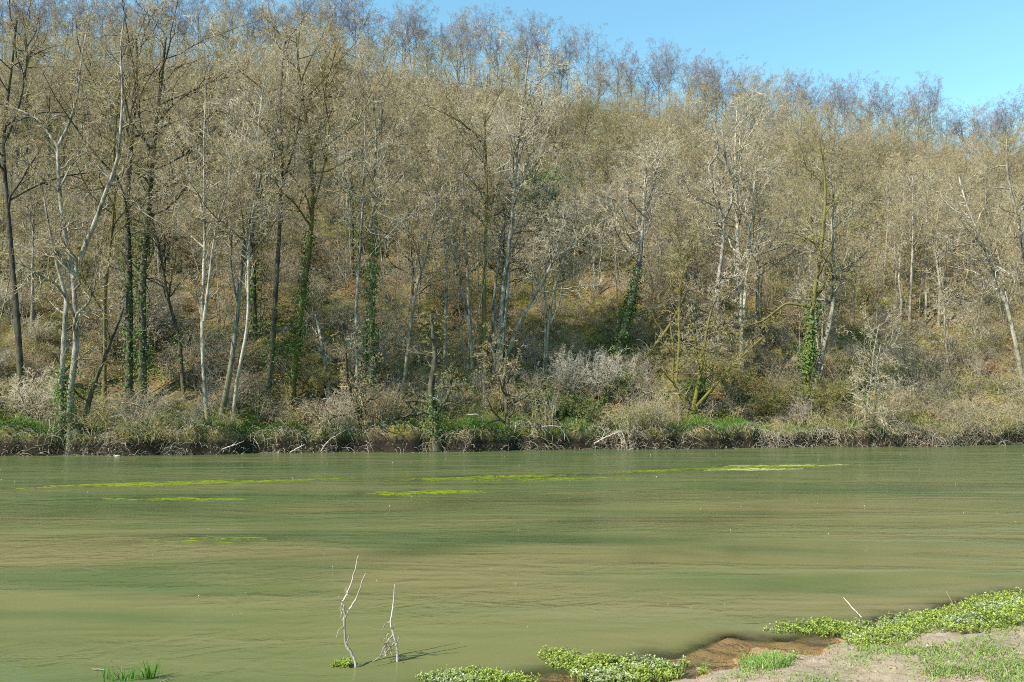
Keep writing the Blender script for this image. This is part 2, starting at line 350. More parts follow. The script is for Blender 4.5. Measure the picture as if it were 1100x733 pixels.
# ------------------------------------------------------------------ tree growing
def spawn(rng, P, Rr, n, t0, t1, lfac, ang, up, segs, rfac, wob_=.25, taper=.25, lshape=.55, rmax=None, ldist=None):
    B, N = P.shape[:2]
    L = np.linalg.norm(np.diff(P, axis=1), axis=2).sum(1)
    t = (np.arange(n)[None] + rng.uniform(0, 1, (B, n))) / n; t = t0 + (t1 - t0) * t
    f = t * (N - 1); i = np.clip(f.astype(int), 0, N - 2); fr_ = f - i; bi = np.arange(B)[:, None]
    S = P[bi, i] * (1 - fr_)[..., None] + P[bi, i + 1] * fr_[..., None]
    T = nrm(P[bi, i + 1] - P[bi, i]); r0 = (Rr[bi, i] * (1 - fr_) + Rr[bi, i + 1] * fr_)
    rv = nrm(rng.normal(size=(B, n, 3))); Pp = nrm(rv - (rv * T).sum(-1, keepdims=True) * T)
    a = R(ang) * rng.uniform(.6, 1.35, (B, n))[..., None]
    D = T * np.cos(a) + Pp * np.sin(a)
    Lc = (L[:, None] * lfac * (1 - lshape * (t - t0) / max(t1 - t0, 1e-6)) * rng.uniform(.55, 1.35, (B, n)))
    m = B * n; S = S.reshape(m, 3); D = D.reshape(m, 3); Lc = Lc.reshape(m); r0 = r0.reshape(m)
    C = np.empty((m, segs + 1, 3)); C[:, 0] = S; d = D.copy()
    for k in range(segs):
        d = nrm(d + np.array([0, 0, up]) / segs * 1.0 + rng.normal(size=(m, 3)) * wob_)
        C[:, k + 1] = C[:, k] + d * (Lc / segs)[:, None]
    rr = np.minimum(r0 * rfac, Lc * .045)
    if rmax: rr = np.minimum(rr, rmax)
    RR = rr[:, None] * np.linspace(1, taper, segs + 1)[None]
    return C, RR

def make_crown(rng, G0, G1, P0, R0, sp):
    """G0 takes the limbs (trunk mesh), G1 the branches and twigs"""
    P1, R1 = spawn(rng, P0, R0, sp['n1'], sp['t0'], .99, sp['l1'], sp['a1'], sp['up'], 7, .55, .21, .2, sp.get('ls', .6))
    G0.tubes(P1, R1, 5, 0)
    P2, R2 = spawn(rng, P1, R1, sp['n2'], .2, 1, .42, 45, sp['up'] * .8, 6, .72, .32, .35)
    G0.tubes(P2, R2, 4, 0)
    Pt, Rt = spawn(rng, P0, R0, 14, sp['t0'] * .8, .99, sp['l1'] * .4, 60, .2, 4, .3, .22, .3, rmax=.02)
    P2 = np.concatenate([P2[:, ::1]], 0)
    P3, R3 = spawn(rng, P2, R2, sp['n3'], .15, 1, .5, 45, sp['up'] * .4, 4, .8, .34, .4, rmax=.019)
    P3 = np.concatenate([P3, Pt]); R3 = np.concatenate([R3, Rt])
    R3 = np.maximum(R3, .006); G1.tubes(P3, R3, 3, 0)
    P4, R4 = spawn(rng, P3, R3, sp['n4'], .1, 1, .55, 42, .15, 2, .7, .2, .5, rmax=.006)
    R4 = np.maximum(R4, sp.get('rt', .0035)); G1.tubes(P4, R4, 3, 0)
    if sp.get('bud', 0):
        k = rng.random(len(P4)) < sp['bud']; Q = P4[k]
        pts = np.concatenate([Q[:, 1], Q[:, 2]]); n = len(pts)
        G1.leaves(pts, rng.normal(size=(n, 3)) + [0, 0, -.5], rng.normal(size=(n, 3)), rng.uniform(.025, .06, n), rng.uniform(.015, .03, n), 1)

def ivy_mesh(rng, P, Rr, z0, z1, n, spread=.16, size=.09):
    """leaves around the stems between two heights above the tree's base, with hanging shoots"""
    G = Geo(); B, N = P.shape[:2]
    f = rng.uniform(0, 1, (B, n)) * (N - 1); i = np.clip(f.astype(int), 0, N - 2); fr_ = (f - i)[..., None]; bi = np.arange(B)[:, None]
    S = (P[bi, i] * (1 - fr_) + P[bi, i + 1] * fr_).reshape(-1, 3); r = Rr[bi, i].reshape(-1)
    T = nrm(P[bi, i + 1] - P[bi, i]).reshape(-1, 3)
    rv = rng.normal(size=S.shape); Pp = nrm(rv - (rv * T).sum(-1, keepdims=True) * T)
    clump = .55 + .45 * np.sin(S[:, 2] * 2.3 + S[:, 0] * 3) + .3 * np.sin(S[:, 2] * 5.7)
    k = (S[:, 2] > z0) & (S[:, 2] < z1) & (rng.random(len(S)) < .35 + .65 * np.clip(clump, 0, 1)) & (rng.random(len(S)) < np.clip((z1 - S[:, 2]) / (z1 - z0) * 2.5, .15, 1))
    S, r, Pp, T, clump = S[k], r[k], Pp[k], T[k], clump[k]
    out = r + np.abs(rng.normal(0, spread, len(S))) * (.45 + .9 * np.clip(clump, 0, 1.3))
    pts = S + Pp * out[:, None]
    D = Pp * .5 + np.array([0, 0, -.7]) + rng.normal(0, .4, pts.shape)
    G.leaves(pts, D, Pp + rng.normal(0, .4, pts.shape) + [0, 0, .4], rng.uniform(.6, 1.3, len(pts)) * size, rng.uniform(.6, 1.2, len(pts)) * size, 0)
    return G

def stems_random(rng, H, nst, lean, crook, r0):
    N = 14; t = np.linspace(0, 1, N); P = np.zeros((nst, N, 3)); a0 = rng.uniform(0, 6.28)
    for s in range(nst):
        a = a0 + s * 6.28 / nst + rng.normal(0, .3); Lr = lean * rng.uniform(.4, 1.3) * H; Hs = H * rng.uniform(.8, 1.05)
        wx = np.cumsum(rng.normal(0, crook, N)) * t; wy = np.cumsum(rng.normal(0, crook, N)) * t
        P[s, :, 0] = math.cos(a) * (Lr * t ** 1.2 + .12 * (nst > 1)) + wx; P[s, :, 1] = math.sin(a) * (Lr * t ** 1.2 + .12 * (nst > 1)) + wy
        P[s, :, 2] = -.35 + (Hs + .35) * t
    Rr = r0 * (1 - .88 * t ** .9)[None] * rng.uniform(.75, 1.1, nst)[:, None]; Rr = np.repeat(Rr, 1, 0); Rr[:, 0] *= 1.45; Rr[:, 1] *= 1.08
    return P, Rr

SPEC = {
 'slim':  dict(n1=18, t0=.46, l1=.34, a1=50, up=.35, n2=8, n3=6, n4=5, bud=.05, ls=.35, rt=.0035),
 'oak':   dict(n1=18, t0=.38, l1=.50, a1=62, up=.25, n2=9, n3=6, n4=5, bud=.07, ls=.25, rt=.0035),
 'mossy': dict(n1=9, t0=.2, l1=.44, a1=58, up=.15, n2=8, n3=6, n4=4, bud=.12, rt=.0035),
 'ridge': dict(n1=18, t0=.36, l1=.60, a1=42, up=.55, n2=8, n3=7, n4=8, bud=0, ls=.32, rt=.0045),
 'young': dict(n1=12, t0=.12, l1=.46, a1=60, up=.2, n2=6, n3=5, n4=4, bud=.08, ls=.3, rt=.0035),
}
def build_meshes(rng, name, P, Rr, sp, barkm, twm, budm, ivy=None, ivs=None):
    g0, g1 = Geo(), Geo(); g0.tubes(P, Rr, 9, 0); make_crown(rng, g0, g1, P, Rr, sp)
    out = {'trunk': g0.build(name + '_trunk', [barkm]), 'crown': g1.build(name + '_crown', [twm, budm])}
    if ivy: out['ivy'] = ivy_mesh(rng, P if ivs is None else P[ivs], Rr if ivs is None else Rr[ivs], *ivy).build(name + '_ivy', [M['ivy']])
    return out
def place(name, meshes, loc, rz, s, label, group, cat='tree'):
    o = empty(name, loc, rz, s); tag(o, label, cat, group)
    for k, me in meshes.items(): link(k, me, o)
    return o

# ------------------------------------------------------------------ hero trees traced from the photograph onto the slope
N0 = 16
def dens(pts):
    pts = np.array(pts, float); s = np.r_[0, np.cumsum(np.hypot(*np.diff(pts, axis=0).T))]; t = np.linspace(0, s[-1], N0)
    # smooth interpolation through the points
    out = np.stack([np.interp(t, s, pts[:, 0]), np.interp(t, s, pts[:, 1])], 1)
    out[1:-1] = out[1:-1] * .5 + (out[:-2] + out[2:]) * .25
    return out
HEROES = []; CLEAR = []
def hero(seed, stems, barkk, twk, spec, label, ivy=None, group='trees on the far river bank', smin=.9, over=None, name='riverside_tree'):
    """stems: [(pixels, width at base, width at top, index of parent stem or None)]"""
    rng = np.random.default_rng(seed)
    base = ground_hit(*stems[0][0][0], smin); y0 = base[1]; PP, RR = [], []
    for j, (pix, w0, w1, par) in enumerate(stems):
        q = dens(pix); prog = np.linspace(0, 1, N0)
        off = rng.uniform(-1.6, 1.6) * prog ** 1.1 + .12 * np.cumsum(rng.normal(0, 1, N0)) * prog
        if par is not None:
            qp, op = PP[par][1], PP[par][2]; k = int(np.argmin(np.hypot(*(qp - q[0]).T))); off = off + op[k]
        P3 = np.array([at_depth(x, y, y0 + o_) for (x, y), o_ in zip(q, off)])
        if par is None: P3[0, 2] -= .25
        sc = y0 / F
        RR.append(np.interp(prog, [0, 1], [w0 * sc * .42, w1 * sc * .45]) * (1 + rng.normal(0, .04, N0)))
        if par is None: RR[-1][0] *= 1.4
        PP.append((P3, q, off))
    P = np.array([p[0] for p in PP]) - base; Rr = np.array(RR)
    sp = dict(SPEC[spec]); sp.update(over or {})
    ms = build_meshes(rng, name, P, Rr, sp, M[barkk], M[twk], M['bud'], ivy, [j for j, st in enumerate(stems) if st[3] is None])
    place(name, ms, tuple(base), 0, 1, label, group)
    HEROES.append((base[0], base[1])); CLEAR.append((stems[0][0][0][0], base[1]))
    return base

hero(1, [([(76, 482), (75, 420), (83, 371), (81, 329), (78, 290), (69, 250), (63, 200), (62, 156)], 9, 3.5, None),
         ([(66, 484), (66, 420), (69, 357), (72, 320)], 8, 5, None),
         ([(62, 158), (50, 140), (41, 128), (20, 118), (0, 112)], 4, 1.5, 0), ([(62, 158), (76, 130), (83, 103), (88, 60), (96, 20)], 4, 1.2, 0),
         ([(79, 300), (90, 265), (103, 240), (113, 206), (128, 177), (129, 142), (133, 100), (128, 50), (136, 8)], 7, 1.5, 0),
         ([(72, 322), (60, 280), (52, 240), (45, 200)], 5, 1.5, 1)], 'pale', 'tw_tan', 'slim',
     'large twin-stemmed tree with pale blotched bark at the very edge of the bank', ivy=(-.3, 3.0, 3000, .15, .08), over=dict(n1=9, t0=.3, l1=.3), smin=.2)
hero(2, [([(87, 470), (97, 425), (108, 395), (118, 370), (126, 350), (133, 330)], 7, 2.5, None)], 'dark', 'tw_tan', 'young', 'short dark bare stem leaning right beside the twin-stemmed pale tree', ivy=(0, 1.5, 300, .08, .07), over=dict(n1=5, n2=3))
hero(3, [([(112, 432), (113, 370), (112, 320), (118, 270), (124, 210), (122, 160), (128, 100)], 5, 1.5, None), ([(113, 340), (90, 300), (84, 270)], 3, 1, 0)], 'mossy', 'tw_olive', 'slim', 'thin yellow-mossed tree between the pale twin-stemmed tree and the dark ivied trunks')
hero(4, [([(138, 440), (139, 380), (139, 300), (136, 230), (140, 160), (148, 90), (146, 40)], 11, 3, None), ([(152, 440), (154, 380), (152, 300), (160, 230), (164, 160), (172, 100), (178, 40)], 11, 3, None)], 'dark', 'tw_tan', 'slim', 'two dark trunks wrapped in heavy ivy at the foot of the left slope', ivy=(.3, 11, 3400, .17, .10), over=dict(n1=13, t0=.5))
hero(5, [([(226, 476), (220, 430), (217, 360), (217, 320), (220, 280), (220, 240), (219, 190), (219, 140), (222, 90)], 6.2, 1.4, None), ([(219, 345), (225, 300), (228, 270), (233, 240), (246, 200), (250, 160)], 4.5, 1.2, 0), ([(218, 350), (212, 320), (208, 300)], 2.5, 1, 0)], 'pale', 'tw_tan', 'slim', 'slender pale bank tree with a thin second stem, left of the bright grass patch')
hero(6, [([(236, 452), (246, 410), (255, 340), (259, 290), (263, 250), (274, 220), (284, 170), (290, 110)], 7.5, 1.5, None), ([(256, 330), (248, 290), (249, 250), (243, 200)], 3, 1, 0)], 'grey', 'tw_tan', 'slim', 'grey tree with a brownish trunk tilting right above the bright grass patch')
hero(7, [([(250, 462), (252, 420), (260, 380), (268, 350), (266, 300), (268, 250), (278, 190), (276, 140), (285, 80)], 5, 1.3, None)], 'pale', 'tw_grey', 'slim', 'thin pale tree bending gently behind the bright grass patch')
hero(8, [([(312, 432), (318, 380), (322, 340), (333, 265), (337, 210), (333, 150), (322, 90), (318, 40)], 9, 2, None), ([(334, 170), (345, 130), (350, 90), (362, 50)], 4, 1.2, 0)], 'mossy', 'tw_tan', 'slim', 'tall tree with a yellow-green mossy left side and ivy up its leaning trunk', ivy=(.8, 10, 4200, .16, .11))
hero(9, [([(355, 440), (350, 395), (344, 360), (339, 338)], 6, 3, None), ([(345, 365), (334, 350)], 2, 1, 0)], 'pale', 'tw_grey', 'young', 'broken-off pale dead stem standing above the yellow mossy patch', over=dict(n1=2, n2=2, n3=2, n4=2, bud=0), name='dead_snag')
hero(10, [([(385, 456), (383, 390), (382, 330), (387, 270), (390, 210), (393, 150), (390, 100)], 5, 1.3, None)], 'pale', 'tw_grey', 'slim', 'thin straight silvery tree just left of the ivy column')
hero(11, [([(399, 440), (398, 380), (398, 320), (401, 260), (402, 200), (405, 150), (400, 100)], 8, 2, None)], 'grey', 'tw_tan', 'slim', 'upright tree covered by a narrow column of ivy in the middle left', ivy=(.6, 11, 4800, .17, .11))
hero(12, [([(432, 428), (438, 380), (443, 330), (449, 300), (457, 275), (466, 250), (470, 200)], 6, 1.4, None)], 'grey', 'tw_tan', 'slim', 'slim greenish-grey tree leaning right between the ivy column and the white stems')
hero(13, [([(478, 400), (478, 350), (480, 300), (478, 260), (473, 210), (470, 150)], 4.5, 1.3, None)], 'pale', 'tw_tan', 'slim', 'single thin white stem left of the crossing white stems')
hero(14, [([(508, 395), (504, 350), (496, 315), (491, 280), (482, 245), (478, 200)], 4.5, 1.3, None), ([(506, 372), (503, 320), (501, 270), (498, 220), (496, 160), (494, 110)], 5, 1.3, 0)], 'pale', 'tw_grey', 'slim', 'two thin white stems that cross low down, left of the dark mossy trunk')
hero(15, [([(521, 405), (520, 350), (520, 300), (522, 250), (523, 190), (520, 130), (524, 80)], 6.5, 1.5, None)], 'mossy', 'tw_tan', 'slim', 'dark straight trunk with yellow moss just left of the white-barked clump')
hero(16, [([(535, 410), (538, 340), (543, 290), (549, 250), (552, 210), (555, 160), (562, 110), (568, 60)], 8, 1.6, None), ([(531, 400), (529, 340), (534, 290), (540, 245), (549, 205), (558, 165)], 5, 1.4, None), ([(537, 395), (546, 310), (546, 260), (556, 210), (572, 160), (582, 110)], 5.5, 1.4, 0), ([(540, 398), (556, 350), (572, 322), (590, 290), (601, 262), (606, 230)], 6, 1.5, 0)], 'pale', 'tw_grey', 'slim', 'bright white-barked clump of tall stems fanning from one foot in mid-slope')
hero(17, [([(584, 400), (588, 355), (591, 330), (598, 300), (607, 275), (616, 245), (618, 200)], 6, 1.3, None), ([(590, 350), (600, 330), (607, 290), (612, 260)], 3.5, 1.2, 0)], 'pale', 'tw_grey', 'slim', 'pale forked tree rising behind the round pale-twigged bush')
hero(18, [([(664, 385), (670, 350), (680, 315), (687, 285), (690, 250), (692, 215), (694, 170)], 9, 2, None), ([(691, 230), (702, 205), (708, 160)], 5, 1.5, 0)], 'pale', 'tw_grey', 'slim', 'leaning pale tree with bright ivy sleeve around its lower trunk, centre right', ivy=(-.2, 6.0, 5200, .18, .12))
hero(19, [([(684, 396), (703, 372), (718, 352), (728, 335), (737, 315)], 5, 2.5, None), ([(724, 345), (745, 330), (764, 338)], 2, 1, 0)], 'mossy', 'tw_grey', 'young', 'golden mossy trunk leaning steeply right of the ivy-sleeved tree', over=dict(n1=4, n2=3))
hero(20, [([(770, 400), (772, 345), (770, 310), (774, 285), (778, 255), (777, 235), (770, 215), (767, 195)], 7, 3, None), ([(768, 200), (760, 180), (772, 165), (768, 130)], 3, 1.3, 0), ([(777, 238), (786, 220), (788, 195), (780, 175), (776, 140)], 3.5, 1.3, 0)], 'pale', 'tw_grey', 'oak', 'wavy bright-barked tree whose trunk snakes upward left of the white pair', over=dict(n1=9, t0=.3, l1=.3))
hero(21, [([(797, 408), (797, 340), (793, 290), (792, 245), (791, 205), (789, 160), (792, 120)], 8, 1.6, None), ([(798, 350), (802, 295), (806, 255), (808, 225), (812, 180)], 5, 1.6, 0)], 'pale', 'tw_grey', 'slim', 'white-barked pair of close upright stems, the brightest trunks on the right slope')
hero(22, [([(866, 448), (867, 400), (871, 345), (876, 305), (884, 255), (888, 200), (880, 150)], 9, 2, None), ([(870, 330), (845, 325), (820, 345), (798, 352)], 4, 1.5, 0), ([(872, 325), (890, 302), (912, 285)], 4, 1.2, 0)], 'mossy', 'tw_olive', 'oak', 'thick tree sheathed in bright ivy with a long mossy limb reaching left', ivy=(.1, 7.0, 6500, .22, .12), over=dict(n1=9, t0=.4, l1=.3))
hero(23, [([(868, 450), (876, 410), (885, 372), (893, 345), (897, 300), (893, 250), (896, 200)], 8, 2, None), ([(894, 348), (904, 360)], 2.5, 1.5, 0)], 'grey', 'tw_olive', 'slim', 'grey trunk slanting right out of the foot of the ivy-sheathed tree')
hero(24, [([(928, 470), (931, 440), (936, 410), (938, 380), (944, 350)], 3.5, 1, None), ([(938, 455), (941, 425), (941, 400), (946, 370)], 2.5, 1, None)], 'pale', 'tw_grey', 'young', 'two spindly pale saplings on the grassy bank edge at the right', name='sapling_pair')
hero(25, [([(1101, 425), (1092, 372), (1083, 332), (1070, 300), (1058, 268), (1046, 240), (1036, 215), (1030, 190)], 6.5, 1.6, None), ([(1083, 330), (1074, 280), (1066, 255)], 2.5, 1, 0)], 'pale', 'tw_tan', 'slim', 'long pale trunk leaning left across the right-hand slope')
hero(26, [([(1112, 420), (1104, 330), (1100, 270), (1092, 230), (1084, 200), (1080, 172), (1082, 145)], 8, 2, None), ([(1092, 232), (1106, 215), (1120, 180)], 5, 2, 0)], 'grey', 'tw_tan', 'oak', 'stout grey tree cut by the right edge of the view', over=dict(n1=8, t0=.4, l1=.2))
hero(27, [([(744, 442), (752, 405), (757, 370), (762, 340), (770, 318)], 6, 2, None), ([(752, 404), (748, 370), (742, 345)], 4, 1.5, 0), ([(745, 440), (772, 410), (800, 380), (820, 362)], 4.5, 1.5, 0), ([(742, 442), (722, 410), (724, 380), (720, 350)], 5, 1.5, 0)], 'mossy', 'tw_olive', 'mossy', 'yellow-mossed coppice with thick stems curving up from the bank, right of centre')
hero(28, [([(546, 470), (544, 440), (541, 405), (545, 375)], 7, 2, None), ([(541, 420), (530, 395), (527, 375)], 3, 1, 0)], 'dark', 'tw_tan', 'young', 'dark crooked little tree on the bank below the white-barked clump')
hero(29, [([(392, 476), (386, 445), (377, 425), (372, 395), (372, 380)], 7, 2, None), ([(378, 428), (392, 400), (400, 385)], 3, 1, 0), ([(374, 470), (360, 448), (364, 420)], 4, 1.5, None)], 'dark', 'tw_tan', 'young', 'low dark twisted tree overhanging the water at the left of the root tangle')
hero(30, [([(468, 478), (467, 452), (462, 420), (468, 385), (463, 340)], 14, 3, None), ([(466, 450), (482, 425), (488, 395)], 5, 1.5, 0)], 'dark', 'tw_olive', 'mossy', 'squat dark pollarded trunk smothered in growth at the water edge', ivy=(-.2, 1.8, 1800, .22, .09), over=dict(n1=9), smin=.2)
hero(31, [([(726, 415), (730, 370), (729, 335), (733, 300), (728, 250)], 4.5, 1.3, None)], 'mossy', 'tw_olive', 'slim', 'straight golden trunk above the curved coppice')
for k, (x, y, t) in enumerate([(977, 348, 245), (994, 345, 243), (967, 346, 300), (1008, 352, 262)]):
    hero(40 + k, [([(x, y), (x + 2, (y + t) / 2), (x + 4 - 3 * k, t), (x + 3, t - 55)], 3.5, 1, None)], 'pale', 'tw_tan', 'slim',
         ['thin pale trunk, tallest of four slender stems on the open right slope', 'straight white stem standing second among four slender ones on the right slope', 'shortest of four slender pale stems on the open right slope', 'thin pale stem tilting left at the end of the four on the right slope'][k], smin=5, group='slender pale stems on the right slope')
hero(50, [([(24, 440), (20, 360), (14, 290), (8, 220), (2, 150), (12, 80), (18, 20)], 9, 2, None), ([(3, 160), (22, 110), (30, 60), (24, 10)], 4, 1.3, 0)], 'dark', 'tw_tan', 'slim', 'tall dark tree at the left edge with its crown against the sky', over=dict(n1=14, t0=.45))
hero(51, [([(198, 430), (192, 360), (180, 320), (172, 270), (160, 220)], 6, 1.5, None)], 'dark', 'tw_tan', 'slim', 'dark trunk leaning left with an ivy patch at mid height', ivy=(1.5, 4, 900, .14, .1))
hero(52, [([(286, 440), (292, 380), (296, 320), (300, 250), (304, 180), (300, 100), (308, 30)], 8, 1.8, None), ([(303, 200), (318, 150), (326, 90)], 4, 1.3, 0)], 'dark', 'tw_tan', 'oak', 'tall spreading tree with a dark ivied trunk behind the bright grass patch', ivy=(.3, 6, 1500, .16, .1), over=dict(n1=14, t0=.5, l1=.25))

for p_ in ((578, 262), (604, 268), (655, 428), (590, 452), (895, 448)):
    g_ = ground_hit(*p_, .8); CLEAR.append((p_[0], g_[1]))
# ------------------------------------------------------------------ tree kinds for the rest of the wood
KIN = {}
def kin(key, seed, H, nst, lean, crook, r0, spec, barkk, twk, budk='bud', ivy=None, over=None):
    rng = np.random.default_rng(seed); P, Rr = stems_random(rng, H, nst, lean, crook, r0)
    sp = dict(SPEC[spec]); sp.update(over or {})
    KIN.setdefault(key, []).append(build_meshes(rng, key, P, Rr, sp, M[barkk], M[twk], M[budk], ivy))
kin('slim', 101, 13, 1, .06, .05, .13, 'slim', 'pale', 'tw_tan')
kin('slim', 102, 14, 2, .10, .06, .12, 'slim', 'pale', 'tw_grey', over=dict(n1=12))
kin('slim', 103, 13, 1, .10, .08, .14, 'slim', 'grey', 'tw_tan')
kin('oak', 111, 11.5, 1, .05, .12, .17, 'oak', 'grey', 'tw_tan')
kin('oak', 112, 12, 1, .08, .14, .18, 'oak', 'dark', 'tw_olive')
kin('oak', 113, 11, 2, .14, .12, .13, 'oak', 'grey', 'tw_tan', 'catkin', over=dict(n1=12))
kin('mossy', 121, 8, 4, .28, .10, .09, 'mossy', 'mossy', 'tw_olive', 'yleaf')
kin('mossy', 122, 9, 3, .22, .12, .10, 'mossy', 'mossy', 'tw_tan')
kin('ivied', 131, 13, 1, .05, .07, .15, 'slim', 'dark', 'tw_tan', ivy=(.2, 8, 1500, .2, .13))
kin('ridge', 141, 11, 1, .03, .05, .17, 'ridge', 'ridge', 'tw_ridge')
kin('ridge', 142, 11.5, 1, .05, .06, .16, 'ridge', 'ridge', 'tw_ridge')
kin('ridge', 143, 10.5, 2, .10, .06, .14, 'ridge', 'ridge', 'tw_ridge', over=dict(n1=12))
kin('young', 151, 6, 2, .15, .09, .05, 'young', 'grey', 'tw_tan')
kin('young', 152, 5, 3, .22, .09, .04, 'young', 'grey', 'tw_grey')

kin('pole', 161, 9, 1, .14, .09, .055, 'slim', 'pale', 'tw_grey', over=dict(n1=9, t0=.55, l1=.22, n2=5, n3=5, n4=4))
kin('pole', 162, 8, 3, .26, .11, .045, 'slim', 'pale', 'tw_tan', over=dict(n1=6, t0=.5, l1=.24, n2=5, n3=5, n4=4))
rng = np.random.default_rng(7)
def visible_x(y, m=40):      # x range inside the picture at this depth
    return (-(550 + m) / F * y, (550 + m) / F * y)
def scatter(n, s0, s1, mind, rng, avoid=(), m=30, power=1.0):
    pts = []
    for _ in range(60000):
        if len(pts) >= n: break
        s = s0 + (s1 - s0) * rng.random() ** power; x = rng.uniform(-100, 120); y = bank_y(x) + s; a, b_ = visible_x(y, m)
        if not a < x < b_: continue
        if any(abs(550 + F * x / y - c_[0]) < 13 and y < c_[1] for c_ in CLEAR): continue
        if any((x - p[0]) ** 2 + (y - p[1]) ** 2 < mind ** 2 for p in pts): continue
        if any((x - p[0]) ** 2 + (y - p[1]) ** 2 < 1.6 ** 2 for p in avoid): continue
        pts.append((x, y))
    return pts
def pick(lst, rng): return lst[int(rng.integers(len(lst)))]
# ridge trees against the sky
ridge = scatter(72, RUN - 3, RUN + 7, 2.4, rng)
ORD = ['first', 'second', 'third', 'fourth', 'fifth', 'sixth', 'seventh', 'eighth', 'ninth', 'tenth', 'eleventh', 'twelfth', 'thirteenth', 'fourteenth', 'fifteenth', 'sixteenth', 'seventeenth', 'eighteenth', 'nineteenth', 'twentieth', 'last']
LAND = [(20, 'the dark left-edge tree'), (70, 'the twin-stemmed bank tree'), (145, 'the ivied trunk pair'), (219, 'the slender pale bank tree'), (262, 'the bright grass patch'), (325, 'the tall mossy ivied tree'),
        (398, 'the ivy column tree'), (440, 'the pollarded trunk'), (495, 'the crossing white stems'), (548, 'the white-barked clump'), (600, 'the pale forked tree'), (680, 'the ivy-sleeved leaning tree'),
        (755, 'the mossy coppice'), (797, 'the white-barked pair'), (870, 'the ivy-sheathed tree'), (938, 'the two pale saplings'), (990, 'the four slender stems'), (1070, 'the long leaning trunk')]
COUNT = {}
def px_of(x, y, z):
    d = np.array([x, y, z - EYE]); return 550 + F * d[0] / (d @ FW)
def landmark(x, y, z):
    p = px_of(x, y, z); return min(LAND, key=lambda l: abs(l[0] - p))[1]
def ordinal(key):
    COUNT[key] = COUNT.get(key, 0) + 1; return ORD[COUNT[key] - 1]
ridge = []
for i in range(74):
    p = -28 + i * 15.7 + rng.uniform(-4.5, 4.5); s = RUN + (-2.0, 3.2, .8)[i % 3] + rng.uniform(-.8, .8); t = (p - 550) / F; y = (BA + s) / (1 - BB * t); ridge.append((t * y, y))
ridge.sort(key=lambda p: p[0] / p[1])
for x, y in ridge:
    s = rng.uniform(.76, .86) * (1.0 if x > -20 else 1.04)
    place('ridge_tree', pick(KIN['ridge'], rng), (x, y, far_z(x, y) - .1), rng.uniform(0, 6.28), s, (lambda lm: 'purplish bare tree on the skyline over %s, %s from left there' % (lm, ordinal('r' + lm)))(landmark(x, y, far_z(x, y))), 'bare trees along the ridge')
# the slope
slope = scatter(172, 5, RUN - 15, 3.3, rng, HEROES, power=.8)
LAB = {'slim': ('slender_tree', 'slender pale tree', 'slender pale trees on the slope'),
       'oak': ('spreading_tree', 'tan spreading tree', 'spreading bare trees on the slope'),
       'mossy': ('coppiced_tree', 'many-stemmed mossy tree', 'mossy coppiced trees on the slope'),
       'ivied': ('ivy_clad_tree', 'ivy-clad bare tree', 'ivy-clad trees on the slope')}
slope.sort(key=lambda p: p[1] - BB * p[0])
for x, y in slope:
    s_ = y - bank_y(x); right = smoothstep(-5, 25, x)
    p = np.array([.34 - .1 * right, .26 + .14 * right, .16 + .14 * right, .24 - .16 * right])
    if s_ > 35: p = np.array([.22, .68, .08, .02])
    k = rng.choice(['slim', 'oak', 'mossy', 'ivied'], p=p / p.sum()); nm, lb, gp = LAB[k]
    s = rng.uniform(.7, 1.0) * (1 - .16 * right) * (1 - .3 * smoothstep(RUN - 34, RUN - 18, s_))
    place(nm, pick(KIN[k], rng), (x, y, far_z(x, y) - .1), rng.uniform(0, 6.28), s, (lambda lm: '%s, %s of its kind up the slope behind %s' % (lb, ordinal(k + lm), lm))(landmark(x, y, far_z(x, y))), gp)

